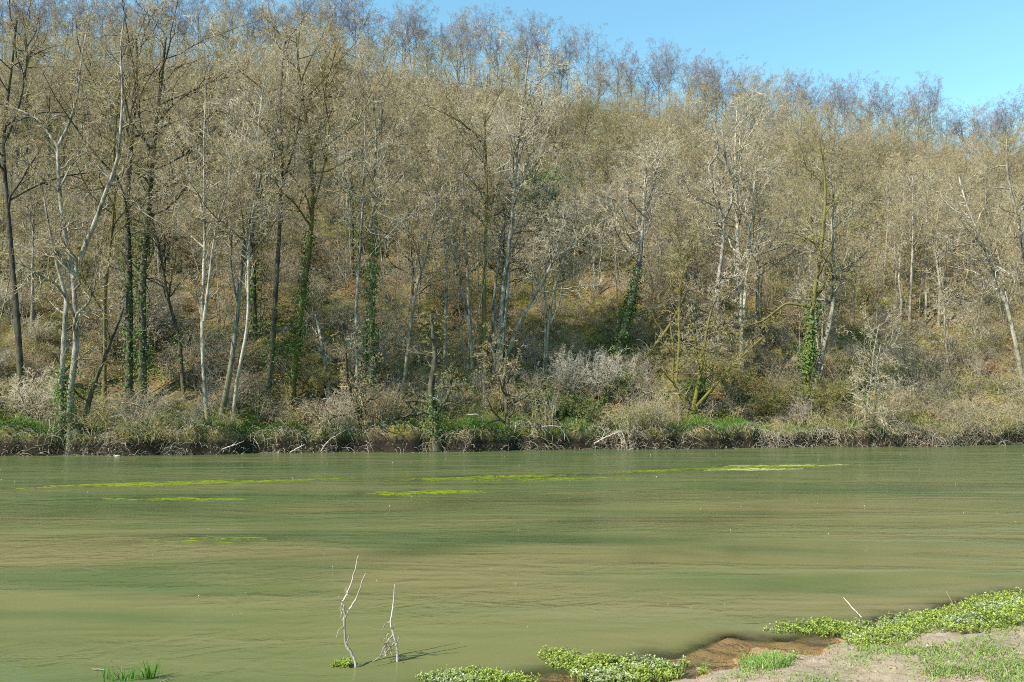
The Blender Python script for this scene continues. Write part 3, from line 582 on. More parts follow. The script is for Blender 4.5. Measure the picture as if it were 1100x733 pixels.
# ------------------------------------------------------------------ shrubs as things
def shrub_mesh(seed, n, H, spread, stemr, barkm, twm, leaf=None, nl=0, lsize=.06):
    rng = np.random.default_rng(seed); N = 7; t = np.linspace(0, 1, N)
    a = rng.uniform(0, 6.28, n); L = rng.uniform(.5, 1.1, n) * H; sp_ = spread * rng.uniform(.2, 1.1, n)
    P = np.zeros((n, N, 3)); P[:, :, 2] = L[:, None] * (t - .25 * sp_[:, None] / spread * t ** 3) - .1
    for c_, f in ((0, np.cos), (1, np.sin)): P[:, :, c_] = f(a)[:, None] * sp_[:, None] * t[None] ** 1.4 + np.cumsum(rng.normal(0, .04 * H / 2, (n, N)), 1) * t + .15 * rng.normal(size=n)[:, None]
    Rr = stemr * rng.uniform(.5, 1.1, n)[:, None] * (1 - .75 * t)[None]
    g0, g1 = Geo(), Geo(); g0.tubes(P, Rr, 5, 0)
    P1, R1 = spawn(rng, P, Rr, 7, .15, 1, .45, 50, .2, 4, .6, .25, .3); g1.tubes(P1, R1, 3, 0)
    P2, R2 = spawn(rng, P1, R1, 6, .1, 1, .5, 50, .1, 3, .7, .28, .4); R2 = np.maximum(R2, .004); g1.tubes(P2, R2, 3, 0)
    P3, R3 = spawn(rng, P2, R2, 4, .1, 1, .6, 50, .05, 2, .8, .25, .5); R3 = np.maximum(R3, .003); g1.tubes(P3, R3, 3, 0)
    out = {'stems': g0.build('shrub_stems', [barkm]), 'twigs': None}
    if leaf:
        Q = P3[rng.integers(0, len(P3), nl), rng.integers(0, 3, nl)] + rng.normal(0, .03, (nl, 3))
        if leaf[1]:
            g2 = Geo(); g2.leaves(Q, rng.normal(size=(nl, 3)), rng.normal(size=(nl, 3)) + [0, -.3, .8], rng.uniform(.6, 1.3, nl) * lsize, rng.uniform(.4, .8, nl) * lsize, 0); out['foliage'] = g2.build('shrub_foliage', [leaf[0]])
        else: g1.leaves(Q, rng.normal(size=(nl, 3)), rng.normal(size=(nl, 3)), rng.uniform(.6, 1.3, nl) * lsize, rng.uniform(.4, .8, nl) * lsize, 1)
    out['twigs'] = g1.build('shrub_twigs', [twm] + ([leaf[0]] if leaf else []))
    return out
SH = {'grey': [shrub_mesh(201, 26, 2.2, 1.5, .022, M['grey'], M['tw_grey']), shrub_mesh(202, 20, 1.8, 1.6, .02, M['dark'], M['tw_tan'])],
      'pale': [shrub_mesh(203, 34, 2.6, 1.9, .03, M['grey'], M['tw_pale'])],
      'olive': [shrub_mesh(204, 30, 2.3, 1.5, .022, M['mossy'], M['tw_olive'], (M['yleaf'], False), 5000, .05)],
      'holly': [shrub_mesh(205, 22, 2.8, 1.1, .03, M['dark'], M['tw_olive'], (M['ivy'], True), 9000, .09)],
      'green': [shrub_mesh(206, 20, 1.5, 1.2, .02, M['dark'], M['tw_olive'], (leafm('elder_leaf', (.07, .13, .02), (.15, .21, .05), .3), True), 5000, .08)]}
def shrub(kind, px, py, s, label, name='shrub', sx=1.0):
    g = ground_hit(px, py, .8); o = place(name, pick(SH[kind], rng), tuple(g), rng.uniform(0, 6.28), s, label, 'shrubs on the far bank', 'shrub')
    o.scale = (s * sx, s, s); return o
shrub('pale', 655, 432, 1.0, 'large round bush of pale grey twigs right of the evergreen shrub', sx=1.2)
shrub('pale', 612, 425, .9, 'smaller pale-twigged bush tucked behind the evergreen shrub')
shrub('pale', 160, 372, 1.25, 'pale tangled bush in front of the ivied pair of trunks', sx=1.5)
shrub('green', 592, 455, 1.15, 'bright evergreen shrub with glossy leaves just above the bank', 'evergreen_shrub')
shrub('green', 632, 455, .95, 'leafy green shrub at the foot of the large pale round bush', 'evergreen_shrub')
shrub('green', 664, 425, 1.0, 'dull green leafy shrub right of the large pale round bush', 'evergreen_shrub')
shrub('holly', 578, 262, 2.1, 'dark holly tree rising behind the white-barked clump', 'holly_tree')['category'] = 'tree'
shrub('holly', 604, 268, 1.3, 'smaller dark holly beside the tall holly', 'holly_tree')['category'] = 'tree'
shrub('holly', 160, 300, 1.3, 'dark ivy-leaved bush between the ivied trunks on the left', 'evergreen_shrub')
shrub('holly', 745, 436, .55, 'dark evergreen mound at the foot of the mossy coppice', 'evergreen_shrub', 1.4)
shrub('olive', 895, 448, 1.05, 'yellow-green broom-like bush right of the ivy-sheathed tree', 'broom_bush', 1.3)
shrub('olive', 835, 450, .9, 'yellowish leafy bush left of the ivy-sheathed tree', 'broom_bush')
shrub('olive', 780, 425, 1.0, 'yellowish leafy bush behind the mossy coppice', 'broom_bush')
shrub('olive', 345, 425, .8, 'yellow-green bush below the broken dead stem', 'broom_bush', 1.5)
shrub('grey', 540, 440, .9, 'grey thorny bush on the bank beside the dark crooked little tree')
shrub('grey', 480, 445, .9, 'grey thorny bush just right of the pollarded trunk')
shrub('grey', 30, 450, 1.1, 'wide brown bush on the bank left of the twin-stemmed tree', sx=1.6)
shrub('grey', 420, 450, .9, 'brown twiggy bush left of the pollarded trunk')
shrub('grey', 700, 455, .7, 'low grey bush beside the bare earth path')
shrub('grey', 960, 455, .8, 'grey leafless bush behind the two spindly saplings', sx=1.4)
shrub('grey', 1040, 455, .9, 'brown leafless bush at the far right of the bank', sx=1.5)
shr = scatter(46, 3.5, 30, 2.2, rng, HEROES)
shr.sort(key=lambda p: p[1] - BB * p[0])
for x, y in shr:
    k = rng.choice(['grey', 'pale', 'olive'], p=[.55, .12, .33]); s = rng.uniform(.55, 1.1)
    nm, lb = {'grey': ('shrub', 'bare brown-grey shrub'), 'pale': ('shrub', 'pale-twigged shrub'), 'olive': ('broom_bush', 'yellow-green twiggy shrub')}[k]
    place(nm, pick(SH[k], rng), (x, y, far_z(x, y) - .05), rng.uniform(0, 6.28), s, (lambda lm: '%s, %s up from the bank behind %s' % (lb, ordinal('s' + k + lm), lm))(landmark(x, y, far_z(x, y))), {'grey': 'bare brown-grey shrubs of the lower slope', 'pale': 'pale-twigged shrubs of the lower slope', 'olive': 'yellow-green shrubs of the lower slope'}[k], 'shrub')

# ------------------------------------------------------------------ stuff spread over the slope (geometry-node instances)
def gn_scatter(name, pts, rot, scl, idx, protos, label, cat):
    col = bpy.data.collections.new(name + '_kinds')
    for i, me in enumerate(protos):
        o = bpy.data.objects.new('%s_%02d' % (name, i), me); col.objects.link(o)
    me = bpy.data.meshes.new(name); me.vertices.add(len(pts)); me.vertices.foreach_set("co", np.asarray(pts, np.float32).ravel())
    for an, tp, dat in (('rot', 'FLOAT_VECTOR', rot), ('scl', 'FLOAT', scl), ('idx', 'INT', idx)):
        a = me.attributes.new(an, tp, 'POINT'); a.data.foreach_set('vector' if tp == 'FLOAT_VECTOR' else 'value', np.asarray(dat, np.int32 if tp == 'INT' else np.float32).ravel())
    ob = link(name, me); ng = bpy.data.node_groups.new(name + '_nodes', 'GeometryNodeTree')
    ng.interface.new_socket('Geometry', in_out='INPUT', socket_type='NodeSocketGeometry'); ng.interface.new_socket('Geometry', in_out='OUTPUT', socket_type='NodeSocketGeometry')
    gi, go = ng.nodes.new('NodeGroupInput'), ng.nodes.new('NodeGroupOutput')
    ci = ng.nodes.new('GeometryNodeCollectionInfo'); ci.inputs['Collection'].default_value = col; ci.inputs['Separate Children'].default_value = True; ci.inputs['Reset Children'].default_value = True
    ip = ng.nodes.new('GeometryNodeInstanceOnPoints'); ip.inputs['Pick Instance'].default_value = True
    L = ng.links.new
    L(gi.outputs[0], ip.inputs['Points']); L(ci.outputs[0], ip.inputs['Instance'])
    for an, tp, sock in (('rot', 'FLOAT_VECTOR', 'Rotation'), ('scl', 'FLOAT', 'Scale'), ('idx', 'INT', 'Instance Index')):
        na = ng.nodes.new('GeometryNodeInputNamedAttribute'); na.data_type = tp; na.inputs[0].default_value = an; L(na.outputs[0], ip.inputs[sock])
    L(ip.outputs[0], go.inputs[0])
    md = ob.modifiers.new('scatter', 'NODES'); md.node_group = ng
    return tag(ob, label, cat, kind='stuff')

def clump(seed, n, H, spread, mats, leaf=0, lsize=.06, curl=.5):
    rng = np.random.default_rng(seed); G = Geo(); N = 6; t = np.linspace(0, 1, N); a = rng.uniform(0, 6.28, n); L = rng.uniform(.4, 1.1, n) * H
    P = np.zeros((n, N, 3)); o_ = rng.normal(0, spread * .4, (n, 2)); P[:, :, 2] = (L[:, None] * np.sin(t * (1.6 + curl * rng.random(n)[:, None]))) - .05
    P[:, :, 0] = o_[:, :1] + np.cos(a)[:, None] * spread * t ** 1.3; P[:, :, 1] = o_[:, 1:] + np.sin(a)[:, None] * spread * t ** 1.3
    P += np.cumsum(rng.normal(0, .03, P.shape), 1); Rr = rng.uniform(.004, .010, n)[:, None] * (1.1 - .8 * t)[None]; G.tubes(P, Rr, 3, 0)
    P1, R1 = spawn(rng, P, Rr, 5, .15, 1, .35, 50, 0, 3, .7, .3, .4); R1 = np.maximum(R1, .003); G.tubes(P1, R1, 3, 0)
    P2, R2 = spawn(rng, P1, R1, 3, .15, 1, .5, 50, 0, 2, .8, .3, .5); R2 = np.maximum(R2, .0025); G.tubes(P2, R2, 3, 0)
    if leaf:
        Q = P2[rng.integers(0, len(P2), leaf), 1] + rng.normal(0, .05, (leaf, 3)); Q[:, 2] = np.maximum(Q[:, 2], .02)
        G.leaves(Q, rng.normal(size=(leaf, 3)), rng.normal(size=(leaf, 3)) + [0, 0, 1.2], rng.uniform(.6, 1.2, leaf) * lsize, rng.uniform(.5, .9, leaf) * lsize, 1)
    return G.build('clump', mats)
def tuft(seed, n, H, spread, m, lean=.6, wd=.012):
    rng = np.random.default_rng(seed); G = Geo(); r = np.abs(rng.normal(0, spread, n)); a = rng.uniform(0, 6.28, n)
    G.blades(np.stack([r * np.cos(a), r * np.sin(a), np.full(n, -.02)], 1), rng.uniform(.4, 1.1, n) * H, rng.uniform(.1, lean * 1.6, n), rng.uniform(.6, 1.2, n) * wd, rng); return G.build('tuft', [m])
def litter(seed, n, m):
    rng = np.random.default_rng(seed); G = Geo(); P = np.c_[rng.normal(0, .55, (n, 2)), rng.uniform(.0, .10, n)]
    G.leaves(P, rng.normal(size=(n, 3)) * [1, 1, .3], rng.normal(size=(n, 3)) * .5 + [0, 0, 1], rng.uniform(.06, .13, n), rng.uniform(.04, .09, n)); return G.build('litter', [m])
protos = [clump(301, 26, 1.1, .7, [M['stickgrey'], M['bramble']], 120), clump(302, 22, .9, .8, [M['tw_tan'], M['bramble']], 60), clump(303, 30, .7, .7, [M['tw_olive'], M['yleaf']], 350, .05),
          litter(304, 260, M['litter']), litter(305, 300, M['ivy']), litter(306, 280, M['yleaf']), clump(307, 20, 1.5, .5, [M['stickgrey'], M['bramble']], 30, curl=.1), tuft(308, 120, .4, .3, M['drygrass'])]
GRASSY = [(246, 302), (478, 566), (600, 640), (725, 830), (965, 1000), (20, 50)]
rg = np.random.default_rng(21)
def slope_points(n, s0, s1, rg, power=1.0, m=60):
    s = s0 + (s1 - s0) * rg.random(n * 3) ** power; x = rg.uniform(-100, 120, n * 3); y = bank_y(x) + s; k = np.abs(x) < (550 + m) / F * y
    x, y = x[k][:n], y[k][:n]; return np.stack([x, y, far_z(x, y)], 1)
pts = np.concatenate([slope_points(6500, 1.6, RUN + 2, rg, 1.15), (lambda q: q[(np.sin(q[:, 0] * .9 + 1) * np.sin(q[:, 0] * .37 + .5) < .25) | (q[:, 1] - bank_y(q[:, 0]) > 3)])(slope_points(130, .7, 8, rg, 1.2))]); pts = np.concatenate([pts, slope_points(60, .15, .7, rg)]); n = len(pts); edge = np.arange(n) >= 6500; ppx = 550 + F * pts[:, 0] / pts[:, 1]; lipg = np.zeros(n, bool)
for a_, b_ in GRASSY: lipg |= (ppx > a_) & (ppx < b_) & (pts[:, 1] - bank_y(pts[:, 0]) < 3.2)
pts = pts[~lipg]; edge = edge[~lipg]; n = len(pts)
f = .5 + .5 * np.sin(pts[:, 0] * .35 + 1.7 * np.sin(pts[:, 1] * .21)) ; g_ = .5 + .5 * np.sin(pts[:, 1] * .5 + pts[:, 0] * .2)
u = rg.random(n); idx = np.where(u < .22, 0, np.where(u < .42, 1, np.where(u < .42 + .2 * g_, 2, np.where(u < .78, 3, np.where(f > .55, 4, 5)))))
idx = np.where(rg.random(n) < .10, 6, idx); idx = np.where(rg.random(n) < .04, 7, idx)
idx = np.where(edge, rg.choice([0, 1, 2, 6], n, p=[.2, .3, .4, .1]), idx)
rot = np.zeros((n, 3)); rot[:, 2] = rg.uniform(0, 6.28, n); rot[:, 0] = np.where((idx >= 3) & (idx <= 5), .5, rg.normal(0, .15, n)) * 1.0
# litter patches lie along the slope: tilt about x only, no spin
rot[(idx >= 3) & (idx <= 5), 2] = 0
gn_scatter('undergrowth', pts, rot, rg.uniform(.6, 1.35, n) * np.where(edge, 1.15, 1), idx, protos, 'brown brambles, dead leaves and moss covering the floor of the wood', 'undergrowth')
# young growth filling between the countable trees
pts = slope_points(1080, 4, RUN - 14, rg, .75); ps = pts[:, 1] - bank_y(pts[:, 0]); n = len(pts)
wi = rg.choice(7, n, p=[.19, .19, .06, .06, .04, .23, .23]); wi = np.where(((ps < 22) | (ps > RUN - 16)) & (wi > 1) & (wi < 5), 5, wi)
def merged(ms):
    bmv, bmf, mi, mats, off = [], [], [], [], 0
    for me in ms.values():
        co = np.empty(len(me.vertices) * 3, np.float32); me.vertices.foreach_get('co', co); fi = np.empty(len(me.loops), np.int32); me.loops.foreach_get('vertex_index', fi)
        pm = np.empty(len(me.polygons), np.int32); me.polygons.foreach_get('material_index', pm)
        bmv.append(co.reshape(-1, 3)); bmf.append(fi.reshape(-1, 4) + off); mi.append(pm + len(mats)); mats += list(me.materials); off += len(me.vertices)
    return mesh('young_growth', np.concatenate(bmv), np.concatenate(bmf), mats, np.concatenate(mi))
gn_scatter('young_woods', pts, np.c_[rg.normal(0, .06, (n, 2)), rg.uniform(0, 6.28, n)], np.where(wi < 2, rg.uniform(.45, 1.1, n), np.where(wi > 4, rg.uniform(.65, 1.15, n) * np.where(ps > RUN - 20, .7, 1), rg.uniform(.5, .85, n))), wi, [merged(m_) for m_ in KIN['young'] + KIN['oak'][:2] + KIN['slim'][2:3] + KIN['pole']], 'thicket of young bare growth filling the gaps between the trees', 'woods')

# ------------------------------------------------------------------ far bank edge: grass, roots and brush
rg = np.random.default_rng(33)
G = Geo(); n = 26000; x = rg.uniform(-25, 30, n); dens_ = .5 + .5 * np.sin(x * .9 + 1) * np.sin(x * .37 + .5)
s = rg.uniform(.35, 1, n) + np.abs(rg.normal(0, 1.3, n)) * (.4 + dens_); k = (rg.random(n) < .35 + .75 * dens_); x, s = x[k], s[k]
for a_, b_ in GRASSY:
    m_ = int((b_ - a_) * 26); gx = rg.uniform((a_ - 550) / F * 35, (b_ - 550) / F * 36, m_); x = np.r_[x, gx]; s = np.r_[s, rg.uniform(.12, 2.6, m_)]
y = bank_y(x) + s
P = np.stack([x, y, far_z(x, y) - .02], 1); G.blades(P, rg.uniform(.10, .34, len(P)), rg.uniform(.2, 1.2, len(P)), rg.uniform(.012, .03, len(P)), rg)
tag(link('bank_grass', G.build('bank_grass', [M['grass']])), 'bright green grass along the top of the far bank', 'grass', kind='stuff')
G = Geo(); n = 7000; x = rg.uniform(-25, 30, n); den = .5 + .5 * np.sin(x * 1.3 + 2 * np.sin(x * .45)) ; x = x[rg.random(n) < .25 + .65 * den ** 1.5]; n = len(x)
ppx = 550 + F * x / 36; gk = np.zeros(n, bool)
for a_, b_ in GRASSY: gk |= (ppx > a_) & (ppx < b_)
x = x[~gk | (rg.random(n) < .45)]; n = len(x); s = rg.uniform(-.05, .42, n); y = bank_y(x) + s; z = far_z(x, y); N = 6; t = np.linspace(0, 1, N); L = rg.uniform(.3, 1.0, n) * (.5 + .6 * np.sin(x * .8 + 1) ** 2)
d = nrm(np.stack([rg.normal(0, .8, n), -np.abs(rg.normal(.35, .35, n)), rg.uniform(.1, 1.0, n)], 1)); P = np.zeros((n, N, 3)); P[:, 0] = np.stack([x, y, z], 1)
for i in range(1, N):
    d = nrm(d + [0, -.04, -.38] + rg.normal(0, .18, (n, 3))); P[:, i] = P[:, i - 1] + d * (L / (N - 1))[:, None]
P[:, :, 2] = np.maximum(P[:, :, 2], -.05); Rr = rg.uniform(.004, .013, n)[:, None] * (1.1 - .8 * t); G.tubes(P, Rr, 3, 0)
P1, R1 = spawn(rg, P, Rr, 3, .2, 1, .35, 50, -.3, 3, .7, .3, .4); P1[:, :, 2] = np.maximum(P1[:, :, 2], -.03); G.tubes(P1, R1, 3, 0)
nl = 16000; x = rg.uniform(-25, 30, nl); s = rg.uniform(.02, 1.0, nl); y = bank_y(x) + s; k = np.sin(x * .7 + 2) + rg.normal(0, .7, nl) - .04 * x > .0; x, y = x[k], y[k]
Q = np.stack([x, y - .06, far_z(x, y) + rg.uniform(.02, .16, len(x))], 1); G.leaves(Q, rg.normal(size=Q.shape) + [0, -.5, 0], rg.normal(size=Q.shape) * .6 + [0, -.6, .7], rg.uniform(.05, .11, len(Q)), rg.uniform(.04, .08, len(Q)), 1)
tag(link('bank_brush', G.build('bank_brush', [M['stickgrey'], M['bramble']])), 'dead stems, roots and creeping leaves hanging down the dark face of the far bank', 'brush', kind='stuff')
# dry reed and grass mounds at the right of the bank
G = Geo()
for cx, wd_, hh, nn in ((820, 1.2, .45, 700), (905, 1.4, .5, 900), (1000, 2.2, .6, 2200), (1040, 1.8, .6, 1500), (790, .8, .3, 300), (560, 1.2, .35, 400), (610, 1.0, .35, 300), (700, 1.0, .4, 400)):
    g = ground_hit(cx, 470, .2); x = g[0] + rg.normal(0, wd_, nn); y = bank_y(x) + np.abs(rg.normal(.35, .35, nn)); G.blades(np.stack([x, y, far_z(x, y) - .03], 1), rg.uniform(.3, 1.1, nn) * hh, rg.uniform(.4, 1.6, nn), rg.uniform(.01, .022, nn), rg)
tag(link('dry_bank_grass', G.build('dry_bank_grass', [M['drygrass']])), 'straw-coloured dead grass in mounds along the far bank', 'dry grass', kind='stuff')

# driftwood pieces and a stone at the far edge
def branch_thing(name, label, cat, pts, r0, r1, mat, group=None, seed=0, nside=0, k=7, side_l=.3, parts=True):
    pts = np.array(pts, float); s_ = np.r_[0, np.cumsum(np.linalg.norm(np.diff(pts, axis=0), axis=1))]; n = 14; t = np.linspace(0, s_[-1], n)
    P = np.stack([np.interp(t, s_, pts[:, c]) for c in range(3)], 1); P[1:-1] = P[1:-1] * .5 + (P[:-2] + P[2:]) * .25
    rg_ = np.random.default_rng(seed); P += rg_.normal(0, (r0 + r1) * .25, P.shape)
    base = P[0].copy(); P -= base; G = Geo(); Rr = np.linspace(r0, r1, n) * (1 + rg_.normal(0, .08, n)); G.tubes(P[None], Rr[None], k)
    if nside:
        a, b_ = spawn(rg_, P[None], Rr[None], nside, .25, .95, side_l, 45, .1, 4, .55, .18, .3); G.tubes(a, b_, 4)
    o = link(name, G.build(name, [mat])); o.location = base; tag(o, label, cat, group); return o
def dp(px, py, dy=0):
    g = ground_hit(px, py, .0); return at_depth(px, py, bank_y(g[0]) - .25 + dy)
D = [([(638, 477), (650, 470), (668, 463)], .035, .02, 'long pale driftwood pole slanting up the bank face right of centre'),
     ([(668, 463), (671, 472), (674, 482)], .03, .02, 'broken pale stub hanging down from the end of the driftwood pole'),
     ([(582, 459), (596, 457), (606, 464), (613, 478)], .03, .012, 'pale dead branch arching over the bank below the evergreen shrubs'),
     ([(500, 446), (512, 445), (522, 452)], .04, .02, 'orange-tinged bare limb lying above the grass near the pollarded trunk'),
     ([(457, 424), (470, 430), (482, 436)], .06, .02, 'broken grey limb end on top of the pollarded trunk'),
     ([(312, 486), (322, 480), (328, 478)], .03, .02, 'short pale root poking toward the water by the root tangle'),
     ([(345, 484), (352, 474), (368, 464), (384, 458)], .03, .01, 'curved bare root rising out of the root tangle'),
     ([(238, 483), (252, 478), (262, 474)], .03, .015, 'grey stick lying low on the bank beside the slender pale tree'),
     ([(30, 484), (44, 479), (60, 476)], .04, .02, 'dark wet branch at the foot of the large twin-stemmed tree')]
for i, (pp, r0, r1, lb) in enumerate(D):
    up = i in (4,); branch_thing('driftwood_branch', lb, 'driftwood', [dp(a, b_, .12 * j) for j, (a, b_) in enumerate(pp)], r0, r1, M['stickpale'] if i != 8 else M['dark'], 'driftwood on the far bank', seed=i, nside=4, side_l=.35)
def stone(px, py, s, label):
    rg_ = np.random.default_rng(int(px)); th = np.linspace(0, math.pi, 9); ph = np.linspace(0, 2 * math.pi, 13)[:-1]; T_, Ph = np.meshgrid(th, ph, indexing='ij')
    rr = 1 + .14 * np.sin(3 * Ph + 1) * np.sin(T_) + .1 * np.cos(4 * T_ + Ph); V = np.stack([rr * np.sin(T_) * np.cos(Ph) * s * 1.5, rr * np.sin(T_) * np.sin(Ph) * s * .8, rr * np.cos(T_) * s * .6], -1).reshape(-1, 3)
    i = np.arange(108).reshape(9, 12); nx = np.roll(i, -1, 1); q = np.stack([i[:-1], nx[:-1], nx[1:], i[1:]], -1).reshape(-1, 4)
    o = link('stone', mesh('stone', V, q, [M['stone']])); p = on_water(px, py); p[1] = bank_y(p[0]) - .25; o.location = (p[0], p[1], s * .2); tag(o, label, 'stone')
stone(142, 488, .08, 'small pale stone at the water edge right of the large twin-stemmed tree')

# ------------------------------------------------------------------ river details
def weed_bed(px0, px1, py0, py1, wdt, n, mat, label, seed):
    rg_ = np.random.default_rng(seed); a, b_ = on_water(px0, py0), on_water(px1, py1); c = (a + b_) / 2; ax = b_ - a; L = np.linalg.norm(ax); ax /= L; sd_ = np.array([-ax[1], ax[0], 0])
    u = (np.clip(rg_.normal(0, .24, n), -.5, .5)); v = rg_.normal(0, 1, n) * wdt * (1.1 - (2 * u) ** 2) * .8 + .15 * np.sin(u * 14) + .08 * np.sin(u * 41); kp = np.sin(u * 23 + seed) + np.sin(u * 57) + rg_.normal(0, .8, n) > -.5; u, v = u[kp], v[kp]; n = len(u) 
    S = ax * (u * L)[:, None] + sd_ * v[:, None]; N = 7; ln = rg_.uniform(.5, 1.7, n); P = np.zeros((n, N, 3)); d = np.tile(ax, (n, 1)) + rg_.normal(0, .05, (n, 3)) * [1, 1, 0]
    P[:, 0] = S; ph = rg_.uniform(0, 6.28, n)
    for i in range(1, N): P[:, i] = P[:, i - 1] + nrm(d + sd_ * (.10 * np.sin(ph + i))[:, None]) * (ln / (N - 1))[:, None]
    P[:, :, 2] = np.where(rg_.random(n) < .6, -.012, -.05)[:, None] + .020 * np.sin(ph[:, None] + np.linspace(0, 3, N)[None] * 1.6) * rg_.uniform(.3, 1, n)[:, None]
    G = Geo(); G.tubes(P, rg_.uniform(.004, .010, n)[:, None] * np.ones((1, N)), 3)
    nl = n * 3; Q = P[rg_.integers(0, n, nl), rg_.integers(0, N, nl)] + rg_.normal(0, .02, (nl, 3)) * [1, 1, .2]; G.leaves(Q, np.tile(ax, (nl, 1)) + rg_.normal(0, .3, (nl, 3)) * [1, 1, .1], rg_.normal(0, .2, (nl, 3)) + [0, 0, 1], rg_.uniform(.05, .13, nl), rg_.uniform(.01, .03, nl))
    o = link('water_weed', G.build('water_weed', [mat])); o.location = c; tag(o, label, 'water weed', 'trailing weed beds in the river')
weed_bed(20, 320, 524, 516, .30, 1500, M['weed'], 'longest green weed streak, nearest the far bank at the left of the river', 1)
weed_bed(95, 240, 537, 536, .10, 220, M['weed'], 'thin faint weed streak below the longest one', 2)
weed_bed(380, 480, 532, 529, .22, 420, M['weed'], 'weed streak in mid river below the pollarded trunk', 3)
weed_bed(400, 580, 517, 511, .22, 600, M['weed'], 'weed streak between the longest one and the pale foamy one', 4)
weed_bed(520, 640, 516, 514, .12, 300, M['weed'], 'short yellow weed streak left of the pale foamy one', 5)
weed_bed(700, 892, 506, 500, .34, 1100, M['weed'], 'broad green weed bed under the pale foamy streak', 6)
weed_bed(755, 830, 505, 504, .14, 500, M['palweed'], 'whitish weed mat breaking the surface, brightest in the river', 7)
weed_bed(775, 892, 501, 500, .10, 420, M['palweed'], 'narrow whitish weed line just beyond the brightest mat', 8)
weed_bed(640, 700, 508, 506, .10, 200, M['weed'], 'tiny yellow weed streak left of the broad green bed', 9)
weed_bed(140, 235, 581, 580, .10, 70, M['weed'], 'faint weed streak nearest the camera at the left', 10)
def deep_bed(q, label, seed):
    rg_ = np.random.default_rng(seed); a, b_ = on_water(q[0], q[2]), on_water(q[1], q[3]); c = (a + b_) / 2; ax = b_ - a; L = np.linalg.norm(ax); ax /= L; sd_ = np.array([-ax[1], ax[0], 0]); n = 2600; N = 6
    S = ax * (np.clip(rg_.normal(0, .25, n), -.5, .5) * L)[:, None] + sd_ * (rg_.normal(0, .7, n) * q[4])[:, None]; P = np.zeros((n, N, 3)); ph = rg_.uniform(0, 6.28, n); P[:, 0] = S
    for i in range(1, N): P[:, i] = P[:, i - 1] + (ax + sd_ * (.12 * np.sin(ph + i))[:, None]) * .35
    P[:, :, 2] = rg_.uniform(-.16, -.045, n)[:, None]; G = Geo(); G.tubes(P, rg_.uniform(.015, .03, n)[:, None] * np.ones((1, N)), 3)
    o = link('water_weed', G.build('water_weed', [M['deepweed']])); o.location = c; tag(o, label, 'water weed', 'dark weed beds under the surface')
for k, lb in enumerate(['dark drowned weed bed at the left just below the thin faint streak', 'broad dark drowned weed bed in mid river below the streaks', 'dark drowned weed bed right of centre, below the pale foamy streak', 'long dark drowned weed band nearest the dead branches', 'dark drowned weed band hugging the far bank at the left', 'faint drowned weed band at the right of the river', 'small drowned weed patch in the open water right of centre']):
    deep_bed(WEEDS[7 + k], lb, 60 + k)
G = Geo(); rg = np.random.default_rng(5)
px, py = rg.uniform(0, 1100, 90), 488 + 215 * rg.random(90) ** 1.9; P = []; 
for a, b_ in zip(px, py):
    q = on_water(a, b_, .004); P.append(q)
P = np.array(P); P = P[P[:, 1] > shore_y(P[:, 0]) + 1.0]; n = len(P); rad = rg.uniform(.005, .013, n) * np.clip(P[:, 1] / 22, .5, 1.2)
a = np.arange(4) * math.pi / 2
ringv = np.stack([np.cos(a), np.sin(a) * .7, 0 * a], 1); V0 = P[:, None] + ringv[None] * rad[:, None, None]; V1 = P[:, None] + ringv[None] * rad[:, None, None] * .5 + np.array([0, 0, 1]) * (rad * .6)[:, None, None]
V = np.concatenate([V0, V1], 1).reshape(-1, 3); i = np.arange(n)[:, None] * 8
G.add(V, np.concatenate([i + [0, 1, 5, 4], i + [1, 2, 6, 5], i + [2, 3, 7, 6], i + [3, 0, 4, 7], i + [4, 5, 6, 7]], 0))
tag(link('foam', G.build('foam', [M['foam']])), 'white flecks of foam and petals drifting on the river', 'foam', kind='stuff')

# ------------------------------------------------------------------ the two dead branches standing in the shallows
def sub_branch(rootname, label, base_px, stems, seed, debris=True):
    b0 = on_water(*base_px); y0 = b0[1]; rg_ = np.random.default_rng(seed); root = empty(rootname, tuple(b0)); tag(root, label, 'branch', 'dead branches standing in the shallows')
    sc = y0 / F
    for j, (nm, pix, w0, w1, dy) in enumerate(stems):
        q = np.array(pix, float); s_ = np.r_[0, np.cumsum(np.hypot(*np.diff(q, axis=0).T))]; N = 16; t = np.linspace(0, s_[-1], N); q2 = np.stack([np.interp(t, s_, q[:, 0]), np.interp(t, s_, q[:, 1])], 1)
        q2[1:-1] = q2[1:-1] * .6 + (q2[:-2] + q2[2:]) * .2
        off = dy[0] + (dy[1] - dy[0]) * np.linspace(0, 1, N); P = np.array([at_depth(a_, c_, y0 + o_) for (a_, c_), o_ in zip(q2, off)]) - b0
        P[1:-1] += rg_.normal(0, .0022, (N - 2, 3))
        if j == 0: P[0, 2] -= .12
        G = Geo(); Rr = np.linspace(w0, w1, N) * sc / 2 * (1 + rg_.normal(0, .12, N)); G.tubes(P[None], Rr[None], 8)
        if nm != 'twig':
            a_, b_ = spawn(rg_, P[None], Rr[None], 5, .3, .98, .06, 55, .1, 3, .5, .2, .4); G.tubes(a_, b_, 4)
        link(nm, G.build(nm, [M['stickpale']]), root)
    return root, b0
